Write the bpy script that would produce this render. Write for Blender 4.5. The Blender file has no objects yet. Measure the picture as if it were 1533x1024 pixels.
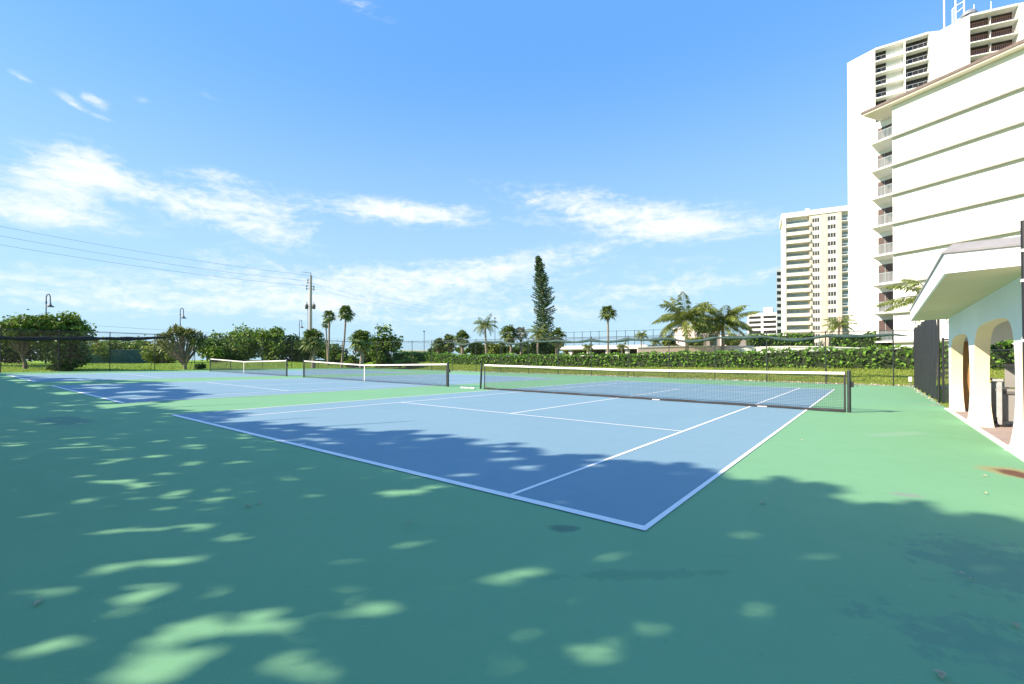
import bpy, math, random
import numpy as np
from math import sin, cos, pi, radians as rad
from mathutils import Vector, Matrix

# ------------------------------------------------------------------ camera
S = bpy.context.scene
FPX, CXO, CYO, YAW, PITCH = 701.69, -23.37, 22.87, -0.67689, 0.008
CAM = np.array([1.41107, -3.63965, 1.35])
cd = bpy.data.cameras.new("camera"); cam = bpy.data.objects.new("camera", cd)
S.collection.objects.link(cam); S.camera = cam
cam.location = CAM; cam.rotation_euler = (pi/2 + PITCH, 0, -YAW)
cd.sensor_width = 36; cd.lens = FPX*36/1533
cd.shift_x = -CXO/1533; cd.shift_y = CYO/1533
cd.clip_start = 0.05; cd.clip_end = 3000

# ------------------------------------------------------------------ light
SUN_EL, SUN_D = rad(31.6), np.array([0.615, 0.788])          # direction the shadows fall
sl = bpy.data.lights.new("sun", 'SUN'); sl.energy = 5.0; sl.angle = rad(0.53); sl.color = (1.0, 0.83, 0.66)
so = bpy.data.objects.new("sun", sl); S.collection.objects.link(so)
sdir = Vector((SUN_D[0]*cos(SUN_EL), SUN_D[1]*cos(SUN_EL), -sin(SUN_EL)))
so.rotation_euler = sdir.to_track_quat('-Z', 'Y').to_euler(); so.location = (-20, -30, 40)

S.view_settings.view_transform = 'Standard'; S.view_settings.look = 'None'
S.view_settings.exposure = 1.0; S.view_settings.gamma = 1
S.cycles.max_bounces = 6; S.cycles.transparent_max_bounces = 12
S.cycles.use_adaptive_sampling = True

# camera model used to turn measurements of the photograph into places
Mx = np.array([[0.77952434, 0.62637194, 0], [0.00501093, -0.00623614, 0.999968], [-0.62635189, 0.77949939, 0.00799992]])
SL = -0.01166                                                # the courts fall 1.2 % to the right
def ray(px, py): return Mx.T @ np.array([(px-766.5-CXO)/FPX, -(py-512-CYO)/FPX, 1.])
def at(px, py, d): return CAM + ray(px, py)*d
def ground(px, py):
    r = ray(px, py); t = (SL*CAM[0]-CAM[2])/(r[2]-SL*r[0]); return CAM + r*t
def to_px(P):
    d = (P-CAM) @ Mx.T; return 766.5+CXO+FPX*d[..., 0]/d[..., 2], 512+CYO-FPX*d[..., 1]/d[..., 2]

# ------------------------------------------------------------------ world: sky with clouds
W = bpy.data.worlds.new("World"); S.world = W; W.use_nodes = True
nt = W.node_tree; nt.nodes.clear()
class NG:
    def __init__(s, nt): s.nt = nt
    def n(s, t, **k):
        x = s.nt.nodes.new(t)
        for a, b in k.items(): setattr(x, a, b)
        return x
    def put(s, sock, v):
        if hasattr(v, 'is_output'): s.nt.links.new(v, sock)
        else: sock.default_value = v
    def m(s, op, a, b=0.0, c=None, clamp=False):
        x = s.n('ShaderNodeMath', operation=op, use_clamp=clamp); s.put(x.inputs[0], a); s.put(x.inputs[1], b)
        if c is not None: s.put(x.inputs[2], c)
        return x.outputs[0]
    def mix(s, f, a, b, mode='MIX'):
        x = s.n('ShaderNodeMix', data_type='RGBA', blend_type=mode); s.put(x.inputs[0], f); s.put(x.inputs[6], a); s.put(x.inputs[7], b)
        return x.outputs[2]
    def noise(s, vec, scale, detail=4, rough=.55, dist=0.0):
        x = s.n('ShaderNodeTexNoise'); s.put(x.inputs['Vector'], vec); x.inputs['Scale'].default_value = scale
        x.inputs['Detail'].default_value = detail; x.inputs['Roughness'].default_value = rough; x.inputs['Distortion'].default_value = dist
        return x.outputs[0]
    def smooth(s, v, lo, hi):
        x = s.n('ShaderNodeMapRange', interpolation_type='SMOOTHSTEP'); s.put(x.inputs[0], v); s.put(x.inputs[1], lo); s.put(x.inputs[2], hi)
        return x.outputs[0]
    def xyz(s, a, b, c=0.0):
        x = s.n('ShaderNodeCombineXYZ'); s.put(x.inputs[0], a); s.put(x.inputs[1], b); s.put(x.inputs[2], c); return x.outputs[0]
g = NG(nt)
sky = g.n('ShaderNodeTexSky', sky_type='NISHITA', sun_disc=False, sun_elevation=SUN_EL,
          sun_rotation=math.atan2(-SUN_D[0], -SUN_D[1]), air_density=1.0, dust_density=0.3, ozone_density=2.0, altitude=0)
tc = g.n('ShaderNodeTexCoord')
sp = g.n('ShaderNodeSeparateXYZ'); nt.links.new(tc.outputs['Generated'], sp.inputs[0])
X, Y, Z = sp.outputs
az = g.m('ARCTAN2', X, Y); hr = g.m('SQRT', g.m('ADD', g.m('MULTIPLY', X, X), g.m('MULTIPLY', Y, Y)))
el = g.m('DIVIDE', Z, g.m('MAXIMUM', hr, .02))
uv = g.xyz(az, el)
w1 = g.noise(uv, 7.0, 5, .6); w2 = g.noise(g.xyz(g.m('ADD', az, 5.2), el, 3.0), 7.0, 5, .6)
azw = g.m('ADD', az, g.m('MULTIPLY', g.m('SUBTRACT', w1, .5), .07)); elw = g.m('ADD', el, g.m('MULTIPLY', g.m('SUBTRACT', w2, .5), .035))
# clouds of the afternoon sky: centre, half sizes (in photograph pixels at that heading), tilt, density
CL = [(40, 285, 120, 40, 3, .72), (110, 262, 60, 44, -12, .95), (100, 325, 140, 16, 0, .85), (250, 297, 140, 24, 14, 1.0), (390, 325, 75, 32, 14, 1.0), (330, 268, 50, 12, 0, .65),
      (560, 316, 120, 19, 3, 1.0), (650, 318, 80, 13, 4, .9), (470, 345, 20, 8, -30, .5),
      (30, 112, 22, 6, 5, .75), (108, 150, 26, 8, 20, .8), (147, 149, 24, 9, 15, .95), (157, 176, 20, 6, 5, .6), (212, 151, 16, 7, 0, .75), (314, 147, 18, 6, 0, .6),
      (545, 12, 55, 14, 14, .62), (840, 300, 120, 16, 13, .5), (950, 325, 150, 28, 6, 1.0), (1040, 344, 110, 16, 4, .9), (870, 290, 40, 20, 0, .3),
      (350, 430, 330, 34, -2, .6), (640, 415, 190, 30, -6, .85), (800, 395, 130, 18, -10, .6), (330, 385, 50, 14, 0, .6), (960, 432, 190, 22, -5, .6), (1000, 395, 120, 12, -3, .3),
      (150, 450, 240, 22, 0, .5), (560, 470, 240, 24, 0, .45), (1080, 420, 100, 10, -3, .45), (60, 410, 90, 18, 0, .3), (620, 245, 190, 10, 16, .17), (900, 480, 300, 30, 0, .35)]
tot = None
for (px, py, sx, sy, tilt, a) in CL:
    r = ray(px, py); u0 = math.atan2(r[0], r[1]); h0 = math.hypot(r[0], r[1]); v0 = r[2]/h0
    su = sx/FPX/(1+((px-743)/FPX)**2); sv = sy/FPX/h0; t = -rad(tilt)
    du = g.m('MULTIPLY', g.m('SUBTRACT', azw, u0), 1/su); dv = g.m('MULTIPLY', g.m('SUBTRACT', elw, v0), 1/sv)
    # tilt as a shear of the height with heading
    dv = g.m('SUBTRACT', dv, g.m('MULTIPLY', du, math.tan(t)*su/sv))
    q = g.m('ADD', g.m('MULTIPLY', du, du), g.m('MULTIPLY', dv, dv))
    e = g.m('MULTIPLY', g.m('EXPONENT', g.m('MULTIPLY', q, -0.8)), a)
    tot = e if tot is None else g.m('ADD', tot, e)
str_ = g.noise(g.xyz(g.m('MULTIPLY', azw, 1.0), g.m('MULTIPLY', elw, 3.6), 1.0), 9.0, 9, .66, .7)
fin = g.noise(g.xyz(azw, g.m('MULTIPLY', elw, 2.0), 7.0), 34.0, 6, .6)
gate = g.m('MINIMUM', g.m('MULTIPLY', tot, 1.6), 1.0)
dn = g.m('ADD', tot, g.m('MULTIPLY', gate, g.m('ADD', g.m('MULTIPLY', g.m('SUBTRACT', str_, .52), 2.1), g.m('MULTIPLY', g.m('SUBTRACT', fin, .5), 1.7))))
cl = g.smooth(dn, .22, 1.75)
base = g.mix(1.0, sky.outputs[0], (0.86, 1.04, 1.28, 1), 'MULTIPLY')
base = g.mix(.70, base, (.56, 1.70, 3.80, 1))
veil = g.smooth(el, .66, -.05)
base = g.mix(g.m('MULTIPLY', veil, .86), base, (2.2, 3.15, 3.65, 1))
skyc = g.mix(g.m('MULTIPLY', cl, .96), base, (3.95, 4.1, 4.25, 1))
bg = g.n('ShaderNodeBackground'); nt.links.new(skyc, bg.inputs[0]); bg.inputs[1].default_value = 0.136
wo = g.n('ShaderNodeOutputWorld'); nt.links.new(bg.outputs[0], wo.inputs[0])

# ------------------------------------------------------------------ helpers
COL = S.collection
class MB:
    def __init__(s): s.v = []; s.f = []; s.n = 0; s.sm = []
    def add(s, v, f, smooth=False):
        v = np.asarray(v, float).reshape(-1, 3); s.v.append(v); s.f += [tuple(i+s.n for i in q) for q in f]; s.sm += [smooth]*len(f); s.n += len(v); return s
    def box(s, c, size, ax=(1, 0), tilt=None):
        "box centred on c; ax = heading of its first side in plan"
        a = np.array([ax[0], ax[1], 0.]); a /= np.linalg.norm(a); b = np.array([-a[1], a[0], 0]); u = np.array([0, 0, 1.])
        h = np.array(size)/2
        P = [np.array(c)+a*h[0]*i+b*h[1]*j+u*h[2]*k for k in (-1, 1) for i, j in ((-1, -1), (1, -1), (1, 1), (-1, 1))]
        return s.add(P, [(3, 2, 1, 0), (4, 5, 6, 7), (0, 1, 5, 4), (1, 2, 6, 5), (2, 3, 7, 6), (3, 0, 4, 7)])
    def prism(s, poly, z0, z1):
        poly = [tuple(p[:2]) for p in poly]
        A = sum(poly[i-1][0]*poly[i][1]-poly[i][0]*poly[i-1][1] for i in range(len(poly)))
        if A < 0: poly = poly[::-1]
        n = len(poly); f0 = z0 if hasattr(z0, '__len__') else [z0]*n; f1 = z1 if hasattr(z1, '__len__') else [z1]*n
        if A < 0: f0, f1 = list(f0)[::-1], list(f1)[::-1]
        v = [(p[0], p[1], z) for p, z in zip(poly, f0)]+[(p[0], p[1], z) for p, z in zip(poly, f1)]
        return s.add(v, [tuple(range(n))[::-1], tuple(range(n, 2*n))]+[(i, (i+1) % n, n+(i+1) % n, n+i) for i in range(n)])
    def tube(s, pts, r, n=8, caps=True, smooth=True):
        pts = [np.array(p, float) for p in pts]; k = len(pts); rr = r if hasattr(r, '__len__') else [r]*k
        v = []; ref = None
        for i, p in enumerate(pts):
            t = pts[min(i+1, k-1)]-pts[max(i-1, 0)]; t = t/(np.linalg.norm(t)+1e-12)
            if ref is None: ref = np.array([1., 0, 0]) if abs(t[0]) < .8 else np.array([0, 1., 0])
            a = np.cross(t, ref); a /= np.linalg.norm(a)+1e-12; b = np.cross(t, a); ref = np.cross(a, t)
            for j in range(n): v.append(p+(a*cos(2*pi*j/n)+b*sin(2*pi*j/n))*rr[i])
        f = [(i*n+j, i*n+(j+1) % n, (i+1)*n+(j+1) % n, (i+1)*n+j) for i in range(k-1) for j in range(n)]
        s.add(v, f, smooth)
        if caps: s.add(v[:n], [tuple(range(n))[::-1]]); s.add(v[-n:], [tuple(range(n))])
        return s
    def rods(s, A, B, r):
        "many thin three-sided rods at once"
        A = np.asarray(A, float); B = np.asarray(B, float); t = B-A; t /= np.linalg.norm(t, axis=1)[:, None]+1e-12
        ref = np.where(np.abs(t[:, 2:3]) < .9, [[0, 0, 1.]], [[1., 0, 0]]); a = np.cross(t, ref); a /= np.linalg.norm(a, axis=1)[:, None]; b = np.cross(t, a)
        V = []
        for P in (A, B):
            for k in range(3): V.append(P+(a*cos(2*pi*k/3)+b*sin(2*pi*k/3))*r)
        V = np.stack(V, 1).reshape(-1, 3); F = []
        for i in range(len(A)):
            o = 6*i; F += [(o, o+1, o+4, o+3), (o+1, o+2, o+5, o+4), (o+2, o, o+3, o+5)]
        return s.add(V, F)
    def lathe(s, prof, c, n=16, smooth=True):
        v = [(c[0]+r*cos(2*pi*j/n), c[1]+r*sin(2*pi*j/n), c[2]+z) for r, z in prof for j in range(n)]
        return s.add(v, [(i*n+j, i*n+(j+1) % n, (i+1)*n+(j+1) % n, (i+1)*n+j) for i in range(len(prof)-1) for j in range(n)], smooth)
    def quads(s, V4):
        V4 = np.asarray(V4, float); n = len(V4)
        return s.add(V4.reshape(-1, 3), (np.arange(n*4).reshape(-1, 4)).tolist())
    def build(s, name, m, parent=None, label=None, cat=None, group=None, kind=None, loc=None):
        me = bpy.data.meshes.new(name); V = np.concatenate(s.v) if s.v else np.zeros((0, 3))
        o = bpy.data.objects.new(name, me); COL.objects.link(o)
        if parent is not None:
            off = np.zeros(3); p = parent
            while p is not None: off = off+np.array(p.location); p = p.parent
            o.parent = parent
        elif loc is not None: off = np.array(loc, float); o.location = off
        else: off = np.zeros(3)
        me.from_pydata((V-off).tolist(), [], s.f)
        me.polygons.foreach_set('use_smooth', s.sm); me.update()
        if m is not None: me.materials.append(m)
        tag(o, label, cat, group, kind); return o
def tag(o, label=None, cat=None, group=None, kind=None):
    for k, v in (('label', label), ('category', cat), ('group', group), ('kind', kind)):
        if v: o[k] = v
def thing(name, label, cat, loc, group=None):
    o = bpy.data.objects.new(name, None); COL.objects.link(o); o.location = [float(v) for v in loc]; o.empty_display_size = .3
    tag(o, label, cat, group); return o

def mat(name, col, rough=.8, var=0.0, vscale=2.0, col2=None, bump=0.0, bscale=40, metal=0.0, island=0.0, detail=6, trans=0.0, spec=.5):
    m = bpy.data.materials.new(name); m.use_nodes = True; t = m.node_tree; b = t.nodes['Principled BSDF']; h = NG(t)
    b.inputs['Roughness'].default_value = rough; b.inputs['Metallic'].default_value = metal
    b.inputs['Specular IOR Level'].default_value = spec
    c = (*col, 1); gp = h.n('ShaderNodeNewGeometry')
    out = None
    if var or col2:
        n = h.noise(gp.outputs['Position'], vscale, detail, .6)
        f = h.smooth(n, .33, .67)
        c2 = (*(col2 if col2 else [x*(1-var) for x in col]), 1)
        out = h.mix(f, c, c2)
    if island:
        ri = gp.outputs['Random Per Island']; k = h.m('ADD', 1-island, h.m('MULTIPLY', ri, 2*island))
        x = h.n('ShaderNodeVectorMath', operation='SCALE'); h.put(x.inputs[0], out if out else c[:3]); h.put(x.inputs['Scale'], k); out = x.outputs[0]
    if out is None:
        n = h.noise(gp.outputs['Position'], vscale, 3); out = h.mix(h.m('MULTIPLY', n, .2), c, (*[x*.8 for x in col], 1))
    h.put(b.inputs['Base Color'], out)
    if bump:
        bn = h.n('ShaderNodeBump'); bn.inputs['Strength'].default_value = bump; bn.inputs['Distance'].default_value = .02
        t.links.new(h.noise(gp.outputs['Position'], bscale, 5), bn.inputs['Height']); t.links.new(bn.outputs[0], b.inputs['Normal'])
    if trans:
        tl = h.n('ShaderNodeBsdfTranslucent'); h.put(tl.inputs[0], out); ms = h.n('ShaderNodeMixShader'); ms.inputs[0].default_value = trans
        t.links.new(b.outputs[0], ms.inputs[1]); t.links.new(tl.outputs[0], ms.inputs[2]); t.links.new(ms.outputs[0], t.nodes['Material Output'].inputs[0])
    return m

M = dict(
    white=mat('white_stucco', (.79, .79, .77), .85, .08, .45, bump=.12, bscale=60),
    cream=mat('cream_stucco', (.74, .69, .60), .85, .05, .5),
    peach=mat('peach_stucco', (.66, .55, .45), .85, .06, .5),
    ledgeshade=mat('shade_grey_ledge', (.46, .46, .43), .85, .12, 1.5),  # greyed so the ledges carry the shadow line beneath them
    roofgrey=mat('grey_metal_roof', (.30, .295, .29), .55, .15, 3),
    roofbrown=mat('brown_roof_tile', (.175, .14, .125), .8, .3, 6),
    glass=mat('window_glass', (.05, .07, .09), .12, .3, 1.5),
    glassblue=mat('blue_window_glass', (.30, .42, .46), .2, .35, .8),
    glassdark=mat('dark_window_glass', (.035, .032, .03), .18, .4, 1.0),
    glassrail=mat('frosted_glass_rail', (.58, .60, .56), .4),
    brown=mat('brown_door', (.09, .055, .045), .5, .3, 2),
    brownrail=mat('brown_railing', (.16, .075, .05), .6),
    rail=mat('pale_railing', (.30, .37, .38), .5),
    black=mat('black_coated_metal', (.018, .020, .022), .45, .3, 8),
    greenblack=mat('dark_green_coated_metal', (.025, .04, .038), .5, .3, 8),
    screen=mat('black_windscreen', (.016, .017, .020), .75, .4, 5, bump=.4, bscale=9),
    screengreen=mat('green_windscreen', (.04, .085, .075), .75, .4, 5),
    screenpale=mat('pale_green_windscreen', (.085, .15, .12), .75, .35, 3),
    net=mat('black_net_cord', (.03, .032, .035), .8),
    tape=mat('white_net_tape', (.82, .81, .77), .8, .06, 4),
    galv=mat('galvanised_metal', (.42, .43, .43), .45, .2, 6, metal=.5),
    wire=mat('dark_wire', (.05, .05, .055), .6),
    cable=mat('grey_cable', (.22, .24, .26), .6),
    concrete=mat('pole_concrete', (.42, .39, .35), .85, .15, 3),
    paver=mat('pink_paver', (.42, .33, .29), .85, .2, 5, bump=.3, bscale=25),
    bark=mat('grey_bark', (.26, .21, .155), .9, .4, 5, bump=.5, bscale=20),
    palmbark=mat('palm_bark', (.30, .25, .19), .9, .35, 7, bump=.5, bscale=18),
    seagrape=mat('sea_grape_leaf', (.150, .240, .038), .42, 0, 1, island=.6, trans=.3, spec=.2),
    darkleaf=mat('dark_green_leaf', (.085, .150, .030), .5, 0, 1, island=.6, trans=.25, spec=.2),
    yellowleaf=mat('yellow_green_leaf', (.20, .26, .05), .5, 0, 1, island=.55, trans=.3, spec=.2),
    hedgeleaf=mat('hedge_leaf', (.150, .300, .040), .45, 0, 1, island=.65, trans=.3, spec=.2),
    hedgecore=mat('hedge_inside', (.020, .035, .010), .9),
    palmleaf=mat('palm_frond', (.13, .19, .045), .5, 0, 1, island=.45, trans=.25),
    coconutleaf=mat('coconut_frond', (.17, .215, .045), .45, 0, 1, island=.5, trans=.3),
    silverleaf=mat('silver_frond', (.36, .39, .31), .55, 0, 1, island=.3, trans=.2),
    deadleaf=mat('dry_frond', (.38, .28, .13), .85, 0, 1, island=.4),
    pineleaf=mat('pine_needle', (.075, .135, .050), .7, 0, 1, island=.55, trans=.1),
    grey=mat('grey_plastic', (.23, .23, .22), .5, .1, 4),
    greydark=mat('dark_grey_plastic', (.10, .10, .10), .5),
    yellow=mat('yellow_plastic', (.75, .55, .06), .5),
    goldbrown=mat('golden_brown', (.40, .22, .07), .6, .3, 3),
    gravelm=mat('pale_gravel', (.42, .36, .29), .9, 0, 1, island=.6),
    rubber=mat('black_rubber', (.02, .02, .02), .8),
    blade=mat('grass_blade', (.24, .34, .05), .6, 0, 1, island=.5, trans=.3),
    dryfall=mat('dry_fallen_leaf', (.42, .36, .22), .8, 0, 1, island=.5),
    villa=mat('pink_villa_wall', (.70, .56, .49), .85, .06, 1),
)
# ground grass
def grass_mat():
    m = bpy.data.materials.new('lawn_grass'); m.use_nodes = True; t = m.node_tree; b = t.nodes['Principled BSDF']; h = NG(t)
    p = h.n('ShaderNodeNewGeometry').outputs['Position']
    a = h.mix(h.smooth(h.noise(p, .35, 6, .65), .3, .7), (.215, .310, .038, 1), (.330, .350, .075, 1))
    c = h.mix(h.m('MULTIPLY', h.noise(p, 9, 5, .7), .6), a, (.12, .17, .022, 1))
    gx_ = h.n('ShaderNodeSeparateXYZ'); t.links.new(p, gx_.inputs[0]); c = h.mix(h.m('MULTIPLY', h.smooth(gx_.outputs[0], -36, -50), .65), c, (.19, .37, .03, 1))
    h.put(b.inputs['Base Color'], c); b.inputs['Roughness'].default_value = .95; b.inputs['Specular IOR Level'].default_value = .1
    bn = h.n('ShaderNodeBump'); bn.inputs['Distance'].default_value = .06; bn.inputs['Strength'].default_value = .9
    t.links.new(h.noise(p, 14, 5, .7), bn.inputs['Height']); t.links.new(bn.outputs[0], b.inputs['Normal'])
    return m
M['grass'] = grass_mat()
# acrylic court paint with faint fading, grain and the stains of the place
def court_mat(name, col, stains=()):
    m = bpy.data.materials.new(name); m.use_nodes = True; t = m.node_tree; b = t.nodes['Principled BSDF']; h = NG(t)
    p = h.n('ShaderNodeNewGeometry').outputs['Position']; sx = h.n('ShaderNodeSeparateXYZ'); t.links.new(p, sx.inputs[0]); x, y, _ = sx.outputs
    big = h.smooth(h.noise(p, .28, 6, .6, .6), .3, .75); mid = h.noise(p, 2.3, 7, .68, .4); fine = h.noise(p, 90, 3, .6)
    c = h.mix(h.m('MULTIPLY', big, .30), (*col, 1), (*[min(1, v*1.14+.012) for v in col], 1))
    c = h.mix(h.m('MULTIPLY', h.smooth(mid, .52, .85), .22), c, (*[v*.66+.02 for v in col], 1))
    c = h.mix(h.m('MULTIPLY', fine, .16), c, (*[v*.72 for v in col], 1))
    wn = h.noise(p, 1.7, 5, .7); wn2 = h.noise(p, 6.5, 6, .75)
    scr = h.n('ShaderNodeTexNoise'); h.put(scr.inputs['Vector'], h.xyz(h.m('ADD', h.m('MULTIPLY', x, .5), h.m('MULTIPLY', y, 2.6)), h.m('SUBTRACT', h.m('MULTIPLY', x, 1.1), h.m('MULTIPLY', y, .3)))); scr.inputs['Scale'].default_value = 5.5; scr.inputs['Detail'].default_value = 8; scr.inputs['Roughness'].default_value = .72
    c = h.mix(h.m('MULTIPLY', h.smooth(scr.outputs[0], .60, .74), .20), c, (*[v*.72 for v in col], 1))
    spk = h.noise(p, 38, 2, .5); c = h.mix(h.m('MULTIPLY', h.smooth(spk, .70, .76), .35), c, (*[v*.5 for v in col], 1))
    spk2 = h.noise(p, 27, 2, .5); c = h.mix(h.m('MULTIPLY', h.smooth(spk2, .72, .77), .30), c, (*[min(1, v*1.5+.05) for v in col], 1))
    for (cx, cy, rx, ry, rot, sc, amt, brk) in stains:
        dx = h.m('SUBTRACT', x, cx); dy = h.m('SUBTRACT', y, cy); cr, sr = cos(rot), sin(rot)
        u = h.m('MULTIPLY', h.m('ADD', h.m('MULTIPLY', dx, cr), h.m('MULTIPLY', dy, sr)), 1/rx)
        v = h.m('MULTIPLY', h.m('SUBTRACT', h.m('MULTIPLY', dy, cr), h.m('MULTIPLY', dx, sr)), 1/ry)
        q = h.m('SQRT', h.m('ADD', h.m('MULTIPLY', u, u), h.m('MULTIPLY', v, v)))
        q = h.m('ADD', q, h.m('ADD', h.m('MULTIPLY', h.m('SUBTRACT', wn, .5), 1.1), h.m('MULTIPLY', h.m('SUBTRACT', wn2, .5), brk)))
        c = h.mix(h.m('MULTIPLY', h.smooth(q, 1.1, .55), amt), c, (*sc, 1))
    h.put(b.inputs['Base Color'], c); h.put(b.inputs['Roughness'], h.m('ADD', .60, h.m('MULTIPLY', mid, .3))); b.inputs['Specular IOR Level'].default_value = .28
    bn = h.n('ShaderNodeBump'); bn.inputs['Distance'].default_value = .004; bn.inputs['Strength'].default_value = .35
    t.links.new(h.noise(p, 160, 3, .7), bn.inputs['Height']); t.links.new(bn.outputs[0], b.inputs['Normal'])
    return m
def st(px, py, rx, ry, rot, col, amt, brk=.6):
    G = ground(px, py); return (G[0], G[1], rx, ry, rot, col, amt, brk)
GREEN, BLUE = (.172, .388, .200), (.188, .322, .390)
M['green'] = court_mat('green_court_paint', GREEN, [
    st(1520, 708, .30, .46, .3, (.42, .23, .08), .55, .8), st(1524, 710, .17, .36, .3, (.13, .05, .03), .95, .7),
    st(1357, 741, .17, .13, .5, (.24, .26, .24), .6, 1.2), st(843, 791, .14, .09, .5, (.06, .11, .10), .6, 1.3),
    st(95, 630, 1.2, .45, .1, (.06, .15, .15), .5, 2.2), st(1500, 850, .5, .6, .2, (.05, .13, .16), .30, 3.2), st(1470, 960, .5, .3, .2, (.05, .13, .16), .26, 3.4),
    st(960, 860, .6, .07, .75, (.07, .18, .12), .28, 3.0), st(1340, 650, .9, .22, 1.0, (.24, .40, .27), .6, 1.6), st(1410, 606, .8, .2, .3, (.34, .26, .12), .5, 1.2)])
M['blue'] = court_mat('blue_court_paint', BLUE)
M['line'] = court_mat('white_line_paint', (.90, .90, .89))

# ------------------------------------------------------------------ ground and courts
XF, YF, XR = -46.8, 30.1, 3.15
zc = lambda x: SL*x
def gz(x, y):
    "height of the lawn"
    x = np.asarray(x, float); y = np.asarray(y, float)
    zb = SL*np.clip(x, -48, 6)-.035
    dF = np.clip(y-YF-.6, 0, 5)/5; tgt = np.interp(x, [-80, -58, -46, -35, -20, -5, 40], [1.3, 1.55, 1.55, 1.0, .86, .95, 1.0])
    far = dF*dF*(3-2*dF)
    dL = np.clip(XF-.6-x, 0, 12)/12; tl = np.interp(y, [-40, 0, 15, 30], [1.1, 1.1, 1.0, 1.5])
    z = zb+(tgt-zb)*far
    z = np.maximum(z, zb+(tl-zb)*dL)
    return z+.04*np.sin(x*.7)*np.cos(y*.6)*np.clip(np.maximum(dF, dL)*3, 0, 1)*(1-0.0)
def grid(xs, ys, zf, name, m, **k):
    Xg, Yg = np.meshgrid(xs, ys, indexing='ij'); V = np.stack([Xg, Yg, zf(Xg, Yg)], -1).reshape(-1, 3); n = len(ys)
    F = [(i*n+j, (i+1)*n+j, (i+1)*n+j+1, i*n+j+1) for i in range(len(xs)-1) for j in range(n-1)]
    return MB().add(V, F, True).build(name, m, **k)
xs = np.concatenate([np.linspace(-1500, -120, 8), np.arange(-100, 41, 1.5), np.linspace(60, 1500, 8)])
ys = np.concatenate([np.linspace(-1500, -60, 6), np.arange(-40, 81, 1.5), np.linspace(100, 2000, 8)])
grid(xs, ys, gz, 'ground', M['grass'], kind='structure')
def sheet(name, x0, x1, y0, y1, dz, m, parent=None):
    return MB().add([(x0, y0, zc(x0)+dz), (x1, y0, zc(x1)+dz), (x1, y1, zc(x1)+dz), (x0, y1, zc(x0)+dz)], [(0, 1, 2, 3)]).build(name, m, kind='structure')
slab = MB(); q = [(XF+.25, -6.8), (XR-.05, -6.8), (XR-.05, YF+.25), (XF+.25, YF+.25)]
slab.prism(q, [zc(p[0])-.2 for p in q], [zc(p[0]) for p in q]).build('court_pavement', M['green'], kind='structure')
MB().prism([(XR-.05, -14), (14, -14), (14, 15.6), (XR-.05, 15.6)], -.3, -.030).build('pavilion_floor', M['paver'], kind='structure')
CW, CLN, HN = 10.97, 23.77, 11.885
C1 = -CW; C2R = C1-3.874; C2L = C2R-CW; C3R = C2L-3.983; C3L = C3R-CW
def court(xl, xr):
    sheet('court_playing_area', xl, xr, 0, CLN, .004, M['blue'])
    b = MB(); w = .05
    def ln(x0, x1, y0, y1): b.add([(x0, y0, zc(x0)+.008), (x1, y0, zc(x1)+.008), (x1, y1, zc(x1)+.008), (x0, y1, zc(x0)+.008)], [(0, 1, 2, 3)])
    ln(xl, xr, 0, .10); ln(xl, xr, CLN-.10, CLN)
    for x0, x1 in ((xl, xl+w), (xr-w, xr), (xl+1.37, xl+1.37+w), (xr-1.37-w, xr-1.37)): ln(x0, x1, .10, CLN-.10)
    for yy in (HN-6.40, HN+6.40): ln(xl+1.37+w, xr-1.37-w, yy-w/2, yy+w/2)
    xm = (xl+xr)/2; ln(xm-w/2, xm+w/2, HN-6.40+w/2, HN+6.40-w/2); ln(xm-w/2, xm+w/2, .10, .20); ln(xm-w/2, xm+w/2, CLN-.20, CLN-.10)
    b.build('court_lines', M['line'], kind='structure')
court(C1, 0); court(C2L, C2R); court(C3L, C3R)

# gravel strip, its stones and the grass at the far edge
rng = np.random.default_rng(7)
grav = mat('gravel_soil', (.20, .13, .085), .95, .5, 8, bump=.6, bscale=30)
n_ = 60; xa = np.linspace(XF+.3, XR+8, n_); V = []
for x in xa:
    for k, yy in enumerate((YF+.26, YF+.7, YF+1.0)): V.append((x, yy+.12*sin(x*1.7)*(k > 0), float(gz(x, yy))+(.03 if k < 2 else .02)))
MB().add(V, [(i*3+j, (i+1)*3+j, (i+1)*3+j+1, i*3+j+1) for i in range(n_-1) for j in range(2)]).build('gravel_bed', grav, kind='structure')
def stones(n, fx, fy, s0, s1, name, m):
    b = MB()
    for i in range(n):
        x, y = fx(), fy(); r = rng.uniform(s0, s1); c = np.array([x, y, float(gz(x, y))+.04])
        P = np.array([(1, 0, 0), (-1, 0, 0), (0, 1, 0), (0, -1, 0), (0, 0, .7), (0, 0, -.7)])*r*rng.uniform(.6, 1.3, (6, 1))
        b.add(c+P, [(0, 2, 4), (2, 1, 4), (1, 3, 4), (3, 0, 4), (2, 0, 5), (1, 2, 5), (3, 1, 5), (0, 3, 5)])
    b.build(name, m, kind='stuff')
stones(900, lambda: rng.uniform(-32, 6), lambda: YF+.3+abs(rng.normal(0, .3)), .03, .10, 'gravel', M['gravelm'])
def blades(n, X0, X1, Y0, Y1, hmin, hmax, name):
    x = rng.uniform(X0, X1, n); y = rng.uniform(Y0, Y1, n); z = gz(x, y); h_ = rng.uniform(hmin, hmax, n); a = rng.uniform(0, 2*pi, n); w = .02
    d = np.stack([np.cos(a)*w, np.sin(a)*w, 0*a], 1); P = np.stack([x, y, z], 1); tip = P+np.stack([rng.normal(0, .05, n), rng.normal(0, .05, n), h_], 1)
    V = np.stack([P-d, P+d, tip], 1).reshape(-1, 3); MB().add(V, np.arange(3*n).reshape(-1, 3).tolist()).build(name, M['blade'], kind='stuff')
blades(26000, -44, 8, YF+.95, 35.0, .05, .16, 'grass')
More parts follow.
